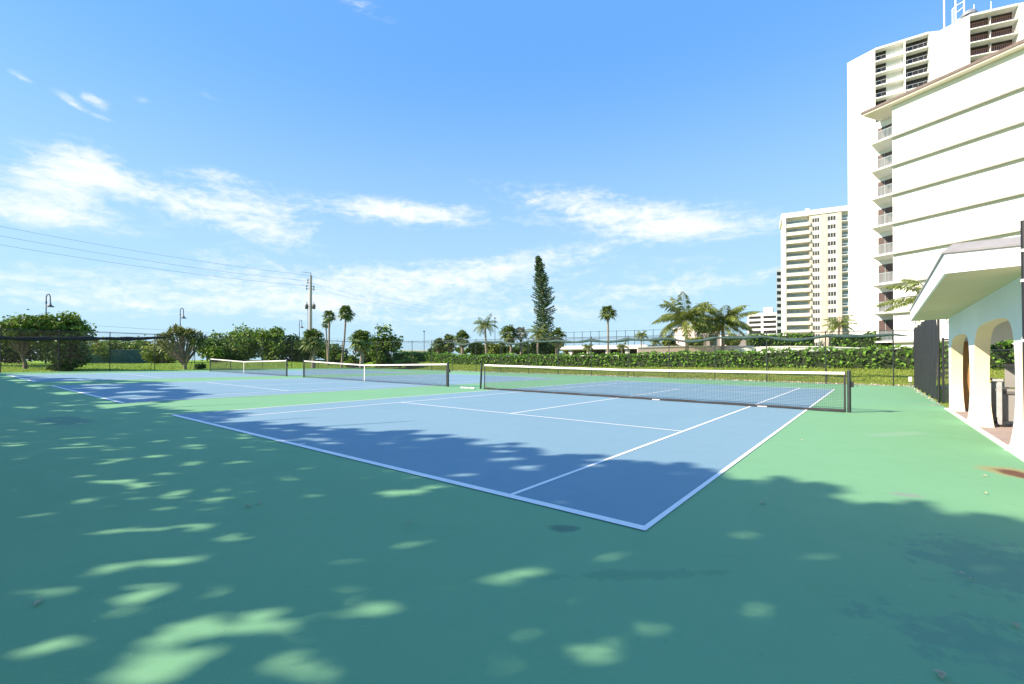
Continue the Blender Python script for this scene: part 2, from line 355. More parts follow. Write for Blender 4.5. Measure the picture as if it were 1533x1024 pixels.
blades(14000, -60, XF-.3, -1, 31, .05, .16, 'grass')

# ------------------------------------------------------------------ vegetation builders
def unit(n): v = rng.normal(size=(n, 3)); return v/np.linalg.norm(v, axis=1)[:, None]
def leaf_quads(P, s, asp=.7, up=.35, bend=.25):
    n = len(P); nn = unit(n); nn[:, 2] = np.abs(nn[:, 2])+up; nn /= np.linalg.norm(nn, axis=1)[:, None]
    a = np.cross(nn, unit(n)); a /= np.linalg.norm(a, axis=1)[:, None]+1e-9; b = np.cross(nn, a)
    s = (s*rng.uniform(.65, 1.3, n))[:, None]
    return np.stack([P-a*s, P-b*s*asp+nn*s*bend*.3, P+a*s, P+b*s*asp+nn*s*bend], 1)
def clump_points(c, r, n, shell=.55):
    d = unit(n); ph = rng.uniform(0, 6, 3); rad_ = r*(shell+(1-shell)*rng.random(n))**.8*(1+.24*np.sin(d[:, 0]*6+ph[0])*np.cos(d[:, 1]*6+ph[1])+.16*np.sin(d[:, 2]*7+ph[2])); P = np.array(c)+d*rad_[:, None]*np.array([1, 1, .8]); return P
def broad_tree(name, label, base, crown_c, crown_r, n_cl, leaf, n_leaf, m='seagrape', trunks=1, tr=.12, group=None, cat='tree', clump=.34, low=0, splay=.35, barkm='bark', spread=None, mask=None):
    base = np.array(base, float); cc = np.array(crown_c, float); cr = np.array(crown_r, float)
    root = thing(name, label, cat, base, group); t = MB(); P = []; cl = []
    for i in range(n_cl):
        d = unit(1)[0]
        if d[2] < low: d[2] = abs(d[2])*.6
        k = rng.uniform(.45, .92) if i > n_cl//5 else rng.uniform(0, .5); c = cc+d*cr*k; r = clump*min(cr[0], cr[2]*1.3)*rng.uniform(.65, 1.3); cl.append((c, r))
    for j in range(trunks):
        a = 2*pi*j/trunks+rng.uniform(0, 1); off = np.array([cos(a), sin(a), 0])*(.25*(trunks > 1)*rng.uniform(.3, 1.3)); b0 = base+off-np.array([0, 0, .1])
        fork = base*.55+cc*.45+np.array([cos(a), sin(a), 0])*splay*(trunks > 1)*cr[0]*.5+rng.normal(0, .08, 3); mid = (b0+fork)/2+rng.normal(0, .09, 3)
        t.tube([b0, mid, fork], [tr*1.15, tr*.9, tr*.75], 8)
        for c, r in cl[j::trunks]:
            k = (fork+c)/2+rng.normal(0, .12, 3)+np.array([0, 0, .12]); t.tube([fork, k, c], [tr*.5, tr*.3, tr*.1], 5, caps=False)
    per = n_leaf//n_cl
    P = np.concatenate([clump_points(c, r, max(8, int(per*(r/(clump*min(cr[0], cr[2]*1.3)))**2))) for c, r in cl])
    no = len(P)//7; oi = rng.integers(0, n_cl, no); oc = np.array([c for c, _ in cl])[oi]; orr = np.array([r_ for _, r_ in cl])[oi]; od = unit(no); od[:, 2] = np.abs(od[:, 2])*.9+od[:, 2]*.1
    lobes = 1.0+.38*np.sin(od[:, 0]*9+oi*2.1)*np.cos(od[:, 1]*8+oi); P = np.concatenate([P, oc+od*(orr*lobes*rng.uniform(.9, 1.12, no))[:, None]])
    t.build('trunk', M[barkm], root)
    MB().quads(leaf_quads(P, leaf)).build('crown', M[m], root)
    return root
def frond_quads(b0, azi, L, el0, droop, nl, ll, wid=.03, hang=.5):
    "one feather frond: midrib points and leaflets as quads"
    k = 9; s = np.linspace(0, 1, k); e = el0-droop*s**1.4; d = np.array([cos(azi), sin(azi)])
    pts = [np.array(b0, float)]
    for i in range(1, k): st_ = L/(k-1); pts.append(pts[-1]+np.array([d[0]*cos(e[i])*st_, d[1]*cos(e[i])*st_, sin(e[i])*st_]))
    pts = np.array(pts); side = np.array([-d[1], d[0], 0.]); Q = []
    tt = np.linspace(.10, .995, nl)
    idx = tt*(k-1); i0 = np.minimum(idx.astype(int), k-2); fr = (idx-i0)[:, None]; C = pts[i0]*(1-fr)+pts[i0+1]*fr
    tan = pts[i0+1]-pts[i0]; tan /= np.linalg.norm(tan, axis=1)[:, None]
    for sg in (-1, 1):
        l = ll*np.sin(np.clip(tt*1.05+.08, 0, 1)*pi)**.55*rng.uniform(.75, 1.1, nl)+.05
        dirv = side*sg*.80+tan*.55+np.array([0, 0, -1])*(hang*rng.uniform(.5, 1.4, nl))[:, None]; dirv /= np.linalg.norm(dirv, axis=1)[:, None]
        m1 = C+dirv*(l*.55)[:, None]; tip = C+dirv*l[:, None]+np.array([0, 0, -1])*(l*.22)[:, None]; w = tan*wid
        Q.append(np.stack([C-w*.4, m1-w, tip, m1+w], 1))
    return pts, np.concatenate(Q)
def feather_palm(name, label, base, top, L, nf=18, m='coconutleaf', tr=.14, nl=34, ll=.55, group='palm trees beyond the courts', el=(1.25, -.35), droop=(.9, 1.7), wid=.03, lean=None, fronds_parts=False):
    base = np.array(base, float); top = np.array(top, float); root = thing(name, label, 'palm tree', base, group)
    mid = (base+top)/2+np.array([rng.normal(0, .12), rng.normal(0, .12), 0]); t = MB()
    t.tube([base-[0, 0, .15], base+(mid-base)*.3, mid, mid+(top-mid)*.6, top], [tr*1.5, tr*1.1, tr, tr*.9, tr*.85], 10).build('trunk', M['palmbark'], root)
    cr = MB()
    for i in range(nf):
        f = i/(nf-1); azi = i*2.399+rng.normal(0, .18); e0 = el[0]+(el[1]-el[0])*f+rng.normal(0, .08)
        pts, Q = frond_quads(top+np.array([0, 0, .1]), azi, L*rng.uniform(.85, 1.08)*(1-.12*abs(f-.5)), e0, rng.uniform(*droop), nl, ll, wid)
        fm = MB() if fronds_parts else cr
        fm.tube(pts, np.linspace(.035, .008, len(pts)), 4, caps=False); fm.quads(Q)
        if fronds_parts: fm.build('frond', M[m], root)
    if not fronds_parts: cr.build('crown', M[m], root)
    return root
def fan_palm(name, label, base, top, R, nf=26, m='palmleaf', tr=.14, group='palm trees beyond the courts', skirt=0, fan=14):
    base = np.array(base, float); top = np.array(top, float); root = thing(name, label, 'palm tree', base, group)
    off = np.array([rng.normal(0, .1), rng.normal(0, .1), 0]); mid = (base+top)/2+off
    MB().tube([base-[0, 0, .15], mid, top], [tr*1.25, tr, tr*.95], 10).build('trunk', M['palmbark'], root)
    def fans(n, e_hi, e_lo, RR):
        Q = []; b = MB()
        for i in range(n):
            f = (i+.5)/n; e0 = e_hi+(e_lo-e_hi)*f+rng.normal(0, .1); a = i*2.399+rng.normal(0, .2); r = RR*rng.uniform(.8, 1.1)
            d = np.array([cos(a)*cos(e0), sin(a)*cos(e0), sin(e0)]); hub = top+d*r*.48; b.tube([top, hub], [.02, .012], 3, caps=False)
            sd = np.cross(d, [0, 0, 1]); sd /= np.linalg.norm(sd)+1e-9; up = np.cross(sd, d)
            for k in range(fan):
                th = (k/(fan-1)-.5)*3.9; dd = d*cos(th)+sd*sin(th)*.9+up*.12*rng.normal(); dd /= np.linalg.norm(dd); l = r*.56*(.72+.28*cos(th/2))*rng.uniform(.85, 1.1)
                tip = hub+dd*l+np.array([0, 0, -1])*l*.33; m1 = hub+dd*l*.55; ww = np.cross(dd, up); ww = ww/(np.linalg.norm(ww)+1e-9)*.065*RR
                Q.append([hub, m1-ww, tip, m1+ww])
        b.quads(Q); return b
    fans(nf, 1.35, -.75, R).build('crown', M[m], root)
    if skirt: fans(skirt, -.7, -1.35, R*.8).build('dead_frond_skirt', M['deadleaf'], root)
    return root
def hedge(name, label, pts, h0, depth, dens, leaf, m='hedgeleaf', lift=0):
    "clipped hedge along a plan line: dark inner body and a skin of leaves; returns one thing"
    P = []; core = MB(); hh = (lambda x: np.interp(x, h0[0], h0[1])) if isinstance(h0, tuple) else (lambda x: h0+0*np.asarray(x, float))
    hfun = hh
    for (x0, y0), (x1, y1) in zip(pts[:-1], pts[1:]):
        L = math.hypot(x1-x0, y1-y0); d = np.array([(x1-x0)/L, (y1-y0)/L]); nrm = np.array([-d[1], d[0]]); k = max(2, int(L/1.5))
        for s_ in range(k):
            a = np.array([x0, y0])+d*L*s_/k; b = np.array([x0, y0])+d*(L*(s_+1)/k+.03); w = depth/2-.10
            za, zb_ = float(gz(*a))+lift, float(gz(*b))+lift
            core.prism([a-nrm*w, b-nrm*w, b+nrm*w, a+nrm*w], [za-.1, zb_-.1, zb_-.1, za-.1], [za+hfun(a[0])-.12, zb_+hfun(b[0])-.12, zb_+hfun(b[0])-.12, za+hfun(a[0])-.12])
        h0_ = float(hfun(.5*(x0+x1))); n = int(L*(2*h0_+depth)*dens); s_ = rng.random(n)*L; side = rng.random(n)*(2*h0_+depth); q = np.zeros((n, 2)); zz = np.zeros(n)
        fr = side < h0_; bk = (side >= h0_) & (side < 2*h0_); tp = side >= 2*h0_
        q[fr, 0] = -depth/2; q[bk, 0] = depth/2; zz[fr] = side[fr]; zz[bk] = side[bk]-h0_; q[tp, 0] = side[tp]-2*h0_-depth/2; zz[tp] = h0_
        xy = np.array([x0, y0])+d*s_[:, None]+nrm*q[:, :1]
        bumpy = .07*np.sin(s_*2.1)+.05*np.sin(s_*5.3+1)
        P.append(np.stack([xy[:, 0], xy[:, 1], gz(xy[:, 0], xy[:, 1])+lift+(zz+bumpy*(zz/h0_))*hfun(xy[:, 0])/h0_], 1)+rng.normal(0, .055, (n, 3)))
    b = np.concatenate(P); base = np.array([pts[0][0], pts[0][1], float(gz(*pts[0]))]); root = thing(name, label, 'hedge', base)
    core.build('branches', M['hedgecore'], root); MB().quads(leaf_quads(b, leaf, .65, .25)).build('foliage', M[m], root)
    return root
def base_at(px, d):
    p = at(px, 540, d); return np.array([p[0], p[1], float(gz(p[0], p[1]))])
def top_at(px, py, d): return at(px, py, d)

# ------------------------------------------------------------------ tennis nets
def net(xl, xr, label, strap=True, lean=0.0, slack=False, sag=.155, winch=True):
    a, b = xl-.914, xr+.914; root = thing('tennis_net', label, 'tennis net', ((a+b)/2, HN, zc((a+b)/2)), 'tennis nets')
    H0 = 1.07; mid = (a+b)/2
    top = lambda x: zc(x)+H0-sag*(1-np.abs((x-mid)/((b-a)/2)))**1.0-.0*(x)
    a2 = a+(.16 if lean else .07); b2 = b-.09
    x = np.arange(a2, b2, .045); z1 = top(x)-.04; z0 = zc(x)+.035
    N = MB(); Y_ = np.full_like(x, HN); N.rods(np.stack([x, Y_, z0], 1), np.stack([x, Y_, z1], 1), .0028)
    seg = np.linspace(a2, b2, 25)
    for k in range(1, 24):
        zz = zc(seg)+.035+(top(seg)-.04-zc(seg)-.035)*k/24; P = np.stack([seg, np.full_like(seg, HN), zz], 1); N.rods(P[:-1], P[1:], .0028)
    N.build('mesh', M['net'], root)
    T = MB()
    for x0, x1 in zip(seg[:-1], seg[1:]):
        T.add([(x0, HN-.012, top(x0)-.065), (x1, HN-.012, top(x1)-.065), (x1, HN-.012, top(x1)), (x0, HN-.012, top(x0)), (x0, HN+.012, top(x0)-.065), (x1, HN+.012, top(x1)-.065), (x1, HN+.012, top(x1)), (x0, HN+.012, top(x0))],
              [(0, 1, 2, 3), (5, 4, 7, 6), (3, 2, 6, 7), (1, 0, 4, 5)])
    T.build('headband', M['tape'], root)
    B = MB(); px_ = np.linspace(a2, b2, 60)
    wob = (.03*np.sin(px_*3.1)+.02*np.sin(px_*7.7)) if slack else 0*px_
    B.tube(np.stack([px_, HN-.03+wob, zc(px_)+.03+.012*np.abs(np.sin(px_*2.3))], 1), .030 if slack else .014, 5)
    if slack: B.tube(np.stack([px_, HN-.08-wob*1.3, zc(px_)+.020+0*px_], 1), .018, 5)
    B.build('bottom_band', M['net'], root)
    for k, xx in ((0, a2), (1, b2)):
        MB().box((xx, HN, (zc(xx)+top(xx))/2), (.045, .02, top(xx)-zc(xx)-.02)).build('side_band', M['net'], root)
    if slack:
        for xx in (-1.1, -4.2, .35):
            MB().box((xx, HN-.10, zc(xx)+.025), (.24, .035, .022), ax=(1, .06)).build('white_tag', M['tape'], root)
    for k, xx in ((0, a), (1, b)):
        dx = lean if k == 0 else 0; p = MB()
        p.tube([(xx-dx, HN, zc(xx)-.05), (xx, HN, zc(xx)+1.09)], .044, 14); p.lathe([(.047, 0), (.047, .02), (.0, .035)], (xx, HN, zc(xx)+1.085), 14)
        po = p.build('post', M['greenblack'], root)
        if k == 1:
            w = MB(); w.box((xx+.07, HN, zc(xx)+.74), (.06, .09, .14)); w.tube([(xx+.1, HN, zc(xx)+.74), (xx+.17, HN, zc(xx)+.74), (xx+.17, HN-.02, zc(xx)+.68)], .009, 6)
            w.build('winch', M['black'], po)
    if strap:
        s = MB(); s.box((mid, HN-.02, zc(mid)+.46), (.052, .012, .92)); s.build('centre_strap', M['tape'], root)
net(C1, 0, 'nearest tennis net, with a leaning left post and slack black netting on the ground', strap=False, lean=.07, slack=True, sag=.06, winch=False)
net(C2L, C2R, 'middle tennis net, white centre strap and dark green posts')
net(C3L, C3R, 'farthest and smallest tennis net, near the bushes at left')
# white towel dropped at the foot of the leaning post
tb = ground(702, 581.5); b = MB(); V = []; k = 12
for i in range(k):
    for j in range(5):
        V.append((tb[0]-.42+.85*i/(k-1), tb[1]-.10+.13*j/4+.04*sin(i), zc(tb[0])+.012+.06*abs(sin(i*1.3+j*.8))*(1-abs(j-2)/2.4)))
b.add(V, [(i*5+j, (i+1)*5+j, (i+1)*5+j+1, i*5+j+1) for i in range(k-1) for j in range(4)], True)
to = b.build('crumpled_towel', M['tape'], loc=tb, label='crumpled white cloth lying on green paint by the leaning net post', cat='towel')
so_ = to.modifiers.new('thickness', 'SOLIDIFY'); so_.thickness = .012

# ------------------------------------------------------------------ fences
def fence(name, label, A, B, zA, zB, h, sp, screen=None, screen_m='screen', brace=(), link=True, full=False, postr=.03, m='black', post0=0.0, midrail=False, inside=(0, 0), s_range=(0, 1), sagamp=.10, sr=.10, ends=True, droop=0):
    A = np.array(A, float); B = np.array(B, float); L = np.linalg.norm(B-A); d = (B-A)/L; zz = lambda s: zA+(zB-zA)*s/L
    P = lambda s, z, o=0: np.array([A[0]+d[0]*s+inside[0]*o, A[1]+d[1]*s+inside[1]*o, zz(s)+z])
    root = thing(name, label, 'fence', P(0, 0)); ss = np.arange(post0, L+.01, sp)
    for i, s in enumerate(ss):
        p = MB(); p.tube([P(s, -.3), P(s, h+.04)], postr, 8); p.lathe([(postr*1.2, 0), (postr*1.1, .03), (0, .06)], P(s, h+.03), 8)
        po = p.build('post', M[m], root)
        if i in brace:
            MB().tube([P(s, h*.52), P(s, h*.52)*[1, 1, 0]+np.array([-inside[0]*1.3, -inside[1]*1.3, 0])+np.array([0, 0, float(gz(P(s, 0)[0]-inside[0]*1.3, P(s, 0)[1]-inside[1]*1.3))-.05])], .02, 6).build('brace', M[m], po)
    for zr in [h]+([.08] if full else [])+([h*.5] if midrail else []):
        MB().tube([P(0, zr), P(L, zr)], .021, 6).build('rail', M[m], root)
    if link:
        pit = .075 if L > 20 else .06; n = int((L+h)/pit); A_ = []; B_ = []
        for k in range(n):
            s0 = -h+k*pit
            a0, a1 = max(s0, 0), min(s0+h, L)
            if a1 > a0: A_ += [P(a0, .03+(a0-s0)*(h-.06)/h), P(a0, h-.03-(a0-s0)*(h-.06)/h)]; B_ += [P(a1, .03+(a1-s0)*(h-.06)/h), P(a1, h-.03-(a1-s0)*(h-.06)/h)]
        MB().rods(A_, B_, .0016).build('chain_link', M['wire'], root)
    if screen == 'roll':
        s0, s1 = s_range[0]*L, s_range[1]*L; k = int((s1-s0)/.25); sv = np.linspace(s0, s1, k)
        ph = (sv-post0)/sp; hang = sagamp*np.sin((ph % 1)*pi)**1.0*(.55+.45*np.sin(ph//1*2.7+1)); tp = np.clip(np.minimum(sv-s0, s1-sv)/1.2, .12, 1)
        pts = [P(s, h-.22-hg-droop*4*(s-s0)*(s1-s)/(s1-s0)**2, .07+.02*sin(s*3)) for s, hg in zip(sv, hang)]
        rr = sr*tp*(1+.22*np.sin(sv*2.3)+.12*np.sin(sv*5.1)); MB().tube(pts, rr, 9).build('rolled_windscreen', M[screen_m], root)
    if screen == 'full':
        k = 60; b = MB(); V = []
        for i in range(k):
            s = .05+(L-.1)*i/(k-1)
            for j in range(8): V.append(P(s, .10+(h-.16)*j/7, .035+.018*sin(s*4+j)+.012*sin(j*2.1+s)))
        b.add(V, [(i*8+j, (i+1)*8+j, (i+1)*8+j+1, i*8+j+1) for i in range(k-1) for j in range(7)], True).build('windscreen', M[screen_m], root)
    return root, P
ZL = zc(XF)
fence('chain_link_fence', 'chain link fence left of the courts with thick black rolled windscreen', (XF, -15), (XF, YF), ZL, ZL, 3.1, 3.05, 'roll', 'screen', brace=(6, 8, 9, 10), inside=(1, 0), s_range=(0, .565), sagamp=.05, sr=.145, droop=.45, post0=.0)
fence('chain_link_fence', 'long chain link fence behind the nets with thin green rolled windscreen', (XF, YF), (XR, YF), ZL, zc(XR), 3.05, 3.05, 'roll', 'screengreen', brace=(7, 9, 11, 12, 14, 15), inside=(0, -1), s_range=(.30, .999), sagamp=.24, sr=.10, m='greenblack', post0=.28)
fence('windscreen_fence', 'tall fence fully covered in black windscreen beside the white pavilion', (XR, 18.2), (XR, YF), zc(XR), zc(XR), 3.1, 2.25, 'full', 'screen', inside=(-1, 0), full=True, postr=.035, link=False, midrail=True)
fence('gate_fence', 'short see through chain link panel between the black windscreen and pavilion wall', (XR+.10, 18.1), (XR+.60, 15.35), zc(XR), zc(XR), 2.1, 1.35, None, inside=(-.8, .5), link=True, m='black', brace=(0, 1))
fence('back_fence', 'chain link fence on the grass behind the pavilion arches', (4.3, 22.5), (16, 22.5), -.08, -.08, 1.85, 3.0, None, inside=(0, -1), m='greenblack')
# far fence on the lawn with green screening
p0, p1 = at(122, 540, 60), at(248, 540, 64)
fence('screened_fence', 'distant green screened fence on the lawn in front of left bushes', p0[:2], p1[:2], float(gz(p0[0], p0[1])), float(gz(p1[0], p1[1])), 1.75, 2.6, 'full', 'screenpale', inside=(.6, -.8), m='galv', link=False, full=True)

wb = at(1372, 575, 25.5); wb[0] = XR-.16; wr = thing('utility_box', 'small white box on a short pipe at the foot of the black windscreen fence', 'box', (wb[0], wb[1], zc(XR)))
MB().box((wb[0], wb[1], .36), (.14, .24, .26)).build('housing', M['white'], wr); MB().tube([(wb[0], wb[1], -.1), (wb[0], wb[1], .24)], .025, 8).build('pipe', M['galv'], wr)
stones(60, lambda: XR-.06-abs(rng.normal(0, .10)), lambda: rng.uniform(16, 30), .015, .05, 'gravel', M['gravelm'])
# dark pole at the right edge of the picture
b0 = at(1541, 760, 4.2); b1 = at(1533.2, 330, 4.2); b0[2] = zc(b0[0])-.05
r_ = thing('light_pole', 'dark metal pole cut off by the right edge of the picture', 'pole', b0)
MB().tube([b0, b0*.5+b1*.5, b1], .024, 12).build('shaft', M['black'], r_)
for f in (.80, .90, .60):
    c = b0+(b1-b0)*f; MB().tube([c-[0, 0, .012], c+[0, 0, .012]], .029, 12).build('clamp', M['tape'], r_)

# ------------------------------------------------------------------ white pavilion with arched openings
PX0, PT = 3.12, .24
pv = thing('pavilion', 'white open pavilion with flat roof and rounded arch openings beside the court', 'pavilion', (PX0, 10, zc(PX0)))
def arch(y0, y1, z0, zt):
    "rounded six-sided opening, waisted at the floor and pointed to one side at the head"
    w = y1-y0; K = [(.17, z0), (.83, z0), (.94, z0+.40), (1.0, z0+.95), (.98, zt-.50), (.93, zt-.16), (.80, zt), (.20, zt), (.07, zt-.16), (.02, zt-.50), (0, z0+.95), (.06, z0+.40)]
    P = [np.array([y0+w*a, z]) for a, z in K]
    for _ in range(2): P = [q for i in range(len(P)) for q in (P[i-1]*.25+P[i]*.75, P[i]*.75+P[(i+1) % len(P)]*.25)]
    return P
def wall_x(x, y0, y1, z0, z1, t, holes, name, m, parent, axis='x', bev=.02):
    import bmesh
    bm = bmesh.new(); E_ = []
    to3 = (lambda a, z: (x, a, z)) if axis == 'x' else (lambda a, z: (a, x, z))
    for lp in [[np.array(p) for p in ((y0, z0), (y1, z0), (y1, z1), (y0, z1))]]+holes:
        vs = [bm.verts.new(to3(*p)) for p in lp]; E_ += [bm.edges.new((vs[i], vs[(i+1) % len(vs)])) for i in range(len(vs))]
    r = bmesh.ops.triangle_fill(bm, use_beauty=True, edges=E_); fs = [f for f in r['geom'] if isinstance(f, bmesh.types.BMFace)]
    ex = bmesh.ops.extrude_face_region(bm, geom=fs); vv = [v for v in ex['geom'] if isinstance(v, bmesh.types.BMVert)]
    bmesh.ops.translate(bm, verts=vv, vec=(t, 0, 0) if axis == 'x' else (0, t, 0)); bmesh.ops.recalc_face_normals(bm, faces=bm.faces)
    V = [tuple(v.co) for v in bm.verts]; bm.verts.index_update(); F = [tuple(v.index for v in f.verts) for f in bm.faces]; bm.free()
    return MB().add(V, F).build(name, m, parent)
zf = zc(PX0)
holes = [arch(11.35, 14.72, zf-.14, 2.02), arch(6.98, 10.85, zf-.14, 2.10), arch(2.9, 6.66, zf-.14, 2.10)]
wall_x(PX0, 2.3, 14.9, zf-.25, 2.67, PT, holes, 'front_wall', M['white'], pv)
fw = bpy.data.objects['front_wall']; fw.data.materials.append(mat('warm_bounce_reveal', (.76, .64, .45), .85, .06, 2))  # warm bounce light is put into the colour of the reveals
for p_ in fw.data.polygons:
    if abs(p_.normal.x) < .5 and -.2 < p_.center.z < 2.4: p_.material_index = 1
wall_x(15.13, PX0, 7.2, zf-.25, 2.67, -.23, [[np.array([3.80+.0, zf+.0]), np.array([6.6, zf+.0]), np.array([6.75, .8]), np.array([6.7, 1.6]), np.array([6.3, 1.93]), np.array([4.2, 1.93]), np.array([3.86, 1.75]), np.array([3.76, 1.0])]], 'end_wall', M['white'], pv, axis='y')
wd = MB(); wd.box((3.56, 14.86, .95), (.40, .05, 1.9)); wd.build('golden_panel', M['goldbrown'], pv)  # gold-brown panel set against the end wall
for yy in (3.0, 8.6):
    wd = MB(); wd.tube([(6.95, yy, zf-.2), (6.95, yy, 2.62)], .14, 14).build('column', M['white'], pv)
# roof: soffit slab, white fascia, grey metal cap set back as it rises
ry0, ry1 = 5.45, 15.3; ex0, ex1 = 2.20, 2.30
rp = [(ex0, ry0), (7.6, ry0), (7.6, ry1), (ex1, ry1)]
MB().prism(rp, [2.58, 2.74, 2.70, 2.56], [2.86]*4).build('roof_slab', M['white'], pv)
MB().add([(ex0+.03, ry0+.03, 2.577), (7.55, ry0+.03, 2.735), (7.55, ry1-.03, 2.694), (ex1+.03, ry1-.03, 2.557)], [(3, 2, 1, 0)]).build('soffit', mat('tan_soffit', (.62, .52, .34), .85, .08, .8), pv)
rc = MB(); q0 = [(ex0-.025, ry0-.025), (7.63, ry0-.025), (7.63, ry1+.025), (ex1-.025, ry1+.025)]; q1 = [(ex0+.10, ry0+.12), (7.5, ry0+.12), (7.5, ry1-.12), (ex1+.10, ry1-.12)]
V = [(*p, 2.862) for p in q0]+[(*p, 2.885) for p in q0]+[(*p, 3.01) for p in q1]; F = [(3, 2, 1, 0), (8, 9, 10, 11)]
for k in (0, 4): F += [(k+i, k+(i+1) % 4, k+4+(i+1) % 4, k+4+i) for i in range(4)]
rc.add(V, F).build('roof_cap', M['roofgrey'], pv)
# pale kerb along the foot of the wall
MB().prism([(PX0-.10, 2.6), (PX0-.004, 2.6), (PX0-.004, 15.2), (PX0-.10, 15.2)], zf-.2, zf+.018).build('kerb', M['white'], kind='structure')
cb = ground(1533, 676); MB().lathe([(.0, .12), (.16, .11), (.24, .06), (.28, -.05)], (cb[0]+.05, cb[1], zc(cb[0])), 18).build('concrete_footing', M['white'], loc=(cb[0]+.05, cb[1], zc(cb[0])), label='rounded white concrete lump at the pavilion foot by right edge', cat='footing')

# grey wheeled cart with a folded lid inside the pavilion
cx, cy = 3.80, 11.0
ct = thing('utility_cart', 'grey wheeled utility cart with angled lid standing inside the pavilion', 'cart', (cx, cy, -.03)); a_ = (.96, -.28)
cb_ = MB(); cb_.box((cx+.12, cy, .40), (.72, .62, .62), a_); cb_.box((cx+.12, cy, .74), (.80, .70, .05), a_); cb_.build('body', M['grey'], ct)
ld = MB(); ld.box((cx+.22, cy+.05, 1.02), (.80, .10, .46), a_); ld.box((cx+.22, cy+.0, 1.26), (.86, .24, .05), a_); ld.build('lid', M['grey'], ct)
for dx, dy in ((-.34, -.34), (-.34, .30)):
    fr = MB()
    q = np.array([cx+dx*.93+dy*.36*0, cy+dy, 0]); fr.box((q[0], q[1], .48), (.07, .07, .92), a_); fr.box((q[0]-.02, q[1], .95), (.16, .10, .05), a_); fr.build('frame_leg', M['galv'], ct)
MB().box((cx+.12, cy-.02, .69), (.62, .66, .06), a_).build('dark_gap', M['greydark'], ct)
for dx, dy in ((-.3, -.34), (-.3, .3), (.4, -.3), (.4, .3)):
    w = MB(); w.tube([(cx+dx, cy+dy-.025, .05), (cx+dx, cy+dy+.025, .05)], .07, 14).build('wheel', M['rubber'], ct)
hd = MB(); hd.tube([(cx-.02, cy-.36, 1.12), (cx+.16, cy-.40, 1.06), (cx+.34, cy-.42, 1.0)], .012, 6).build('handle', M['greydark'], ct)
yb = thing('yellow_bin', 'small bin with a yellow lid behind the grey cart', 'bin', (3.66, 12.3, -.03))
MB().box((3.66, 12.3, .42), (.36, .40, .86), (1, .1)).build('body', mat('pale_blue_plastic', (.45, .55, .58), .5), yb)
MB().prism([(3.42, 12.05), (3.92, 12.05), (3.92, 12.58), (3.42, 12.58)], [.87, .87, .87, .87], [.95, .91, .91, .95]).build('lid', M['yellow'], yb)

# ------------------------------------------------------------------ buildings
def pd(px, d): p = CAM+ray(px, 540)*d; return p[:2]
def seg_at(A, B, px):
    "point of the plan line A-B seen at column px"
    r = ray(px, 540)[:2]; d = B-A; M2 = np.array([[d[0], -r[0]], [d[1], -r[1]]]); s = np.linalg.solve(M2, CAM[:2]-A); return A+d*s[0]
def zat(py, d): return CAM[2]+(540.5-py)/FPX*d
def dep(p): return float(Mx[2] @ (np.array([p[0], p[1], CAM[2]])-CAM))
def nrm(A, B):
    d = (B-A)/np.linalg.norm(B-A); n = np.array([-d[1], d[0]]); return n if n @ (A-CAM[:2]) > 0 else -n    # away from the camera
def wbox(mb, A, B, s0, s1, z0, z1, o0, o1, n=None):
    "box on the wall line A-B between s0 and s1 metres, from o0 to o1 inward"
    d = (B-A)/np.linalg.norm(B-A); n = nrm(A, B) if n is None else n
    mb.prism([A+d*s0+n*o0, A+d*s1+n*o0, A+d*s1+n*o1, A+d*s0+n*o1], z0, z1); return mb
def railing(mb, A, B, s0, s1, z, h, o, step=.14, t=.03):
    n = nrm(A, B)
    wbox(mb, A, B, s0, s1, z+h-.05, z+h, o, o+.05, n); wbox(mb, A, B, s0, s1, z+.06, z+.10, o, o+.05, n)
    for s in np.arange(s0+.05, s1, step): wbox(mb, A, B, s, s+t, z+.10, z+h-.05, o+.01, o+.04, n)

# tower behind, white with balcony bays
B0, B1, B2, B3, B4, B5 = [pd(*q) for q in ((1271, 112.3), (1313, 107), (1394, 101.6), (1411, 101.2), (1456, 96.5), (1530, 93.4))]
B6 = B5+(B5-B4)*.9; HB = zat(70, 107); FB = 2.83
bt = thing('apartment_tower', 'tall white apartment tower with recessed balconies rising behind the lower white building', 'apartment tower', (*B1, 0))
n12, n45 = nrm(B1, B2), nrm(B4, B5); D1, D2 = 1.5, 1.9
poly = [B0, B1, B1+n12*D1, B2+n12*D1, B2, B3+n12*.9, B3, B4, B4+n45*D2, B5+n45*D2, B5, B6, B6+n45*18, B0+np.array([.5, 20])]
poly = [B0, B1, B1+n12*D1, B2+n12*D1, B2, (B2+B3)/2-n12*.05, B3, B4, B4+n45*D2, B5+n45*D2, B5, B5+(B5-B4)*.10, B6, B6+n45*18, B0+np.array([1.5, 20])]
MB().prism(poly, -.5, HB).build('wall', M['white'], bt)
for q4 in ([B1-n12*.05, B2-n12*.05, B2+n12*(D1+.02), B1+n12*(D1+.02)], [B4-n45*.05, B5-n45*.05, B5+n45*(D2+.02), B4+n45*(D2+.02)]): MB().prism(q4, HB-.40, HB+.05).build('roof', M['white'], bt)
L1, L2 = np.linalg.norm(B2-B1), np.linalg.norm(B5-B4)
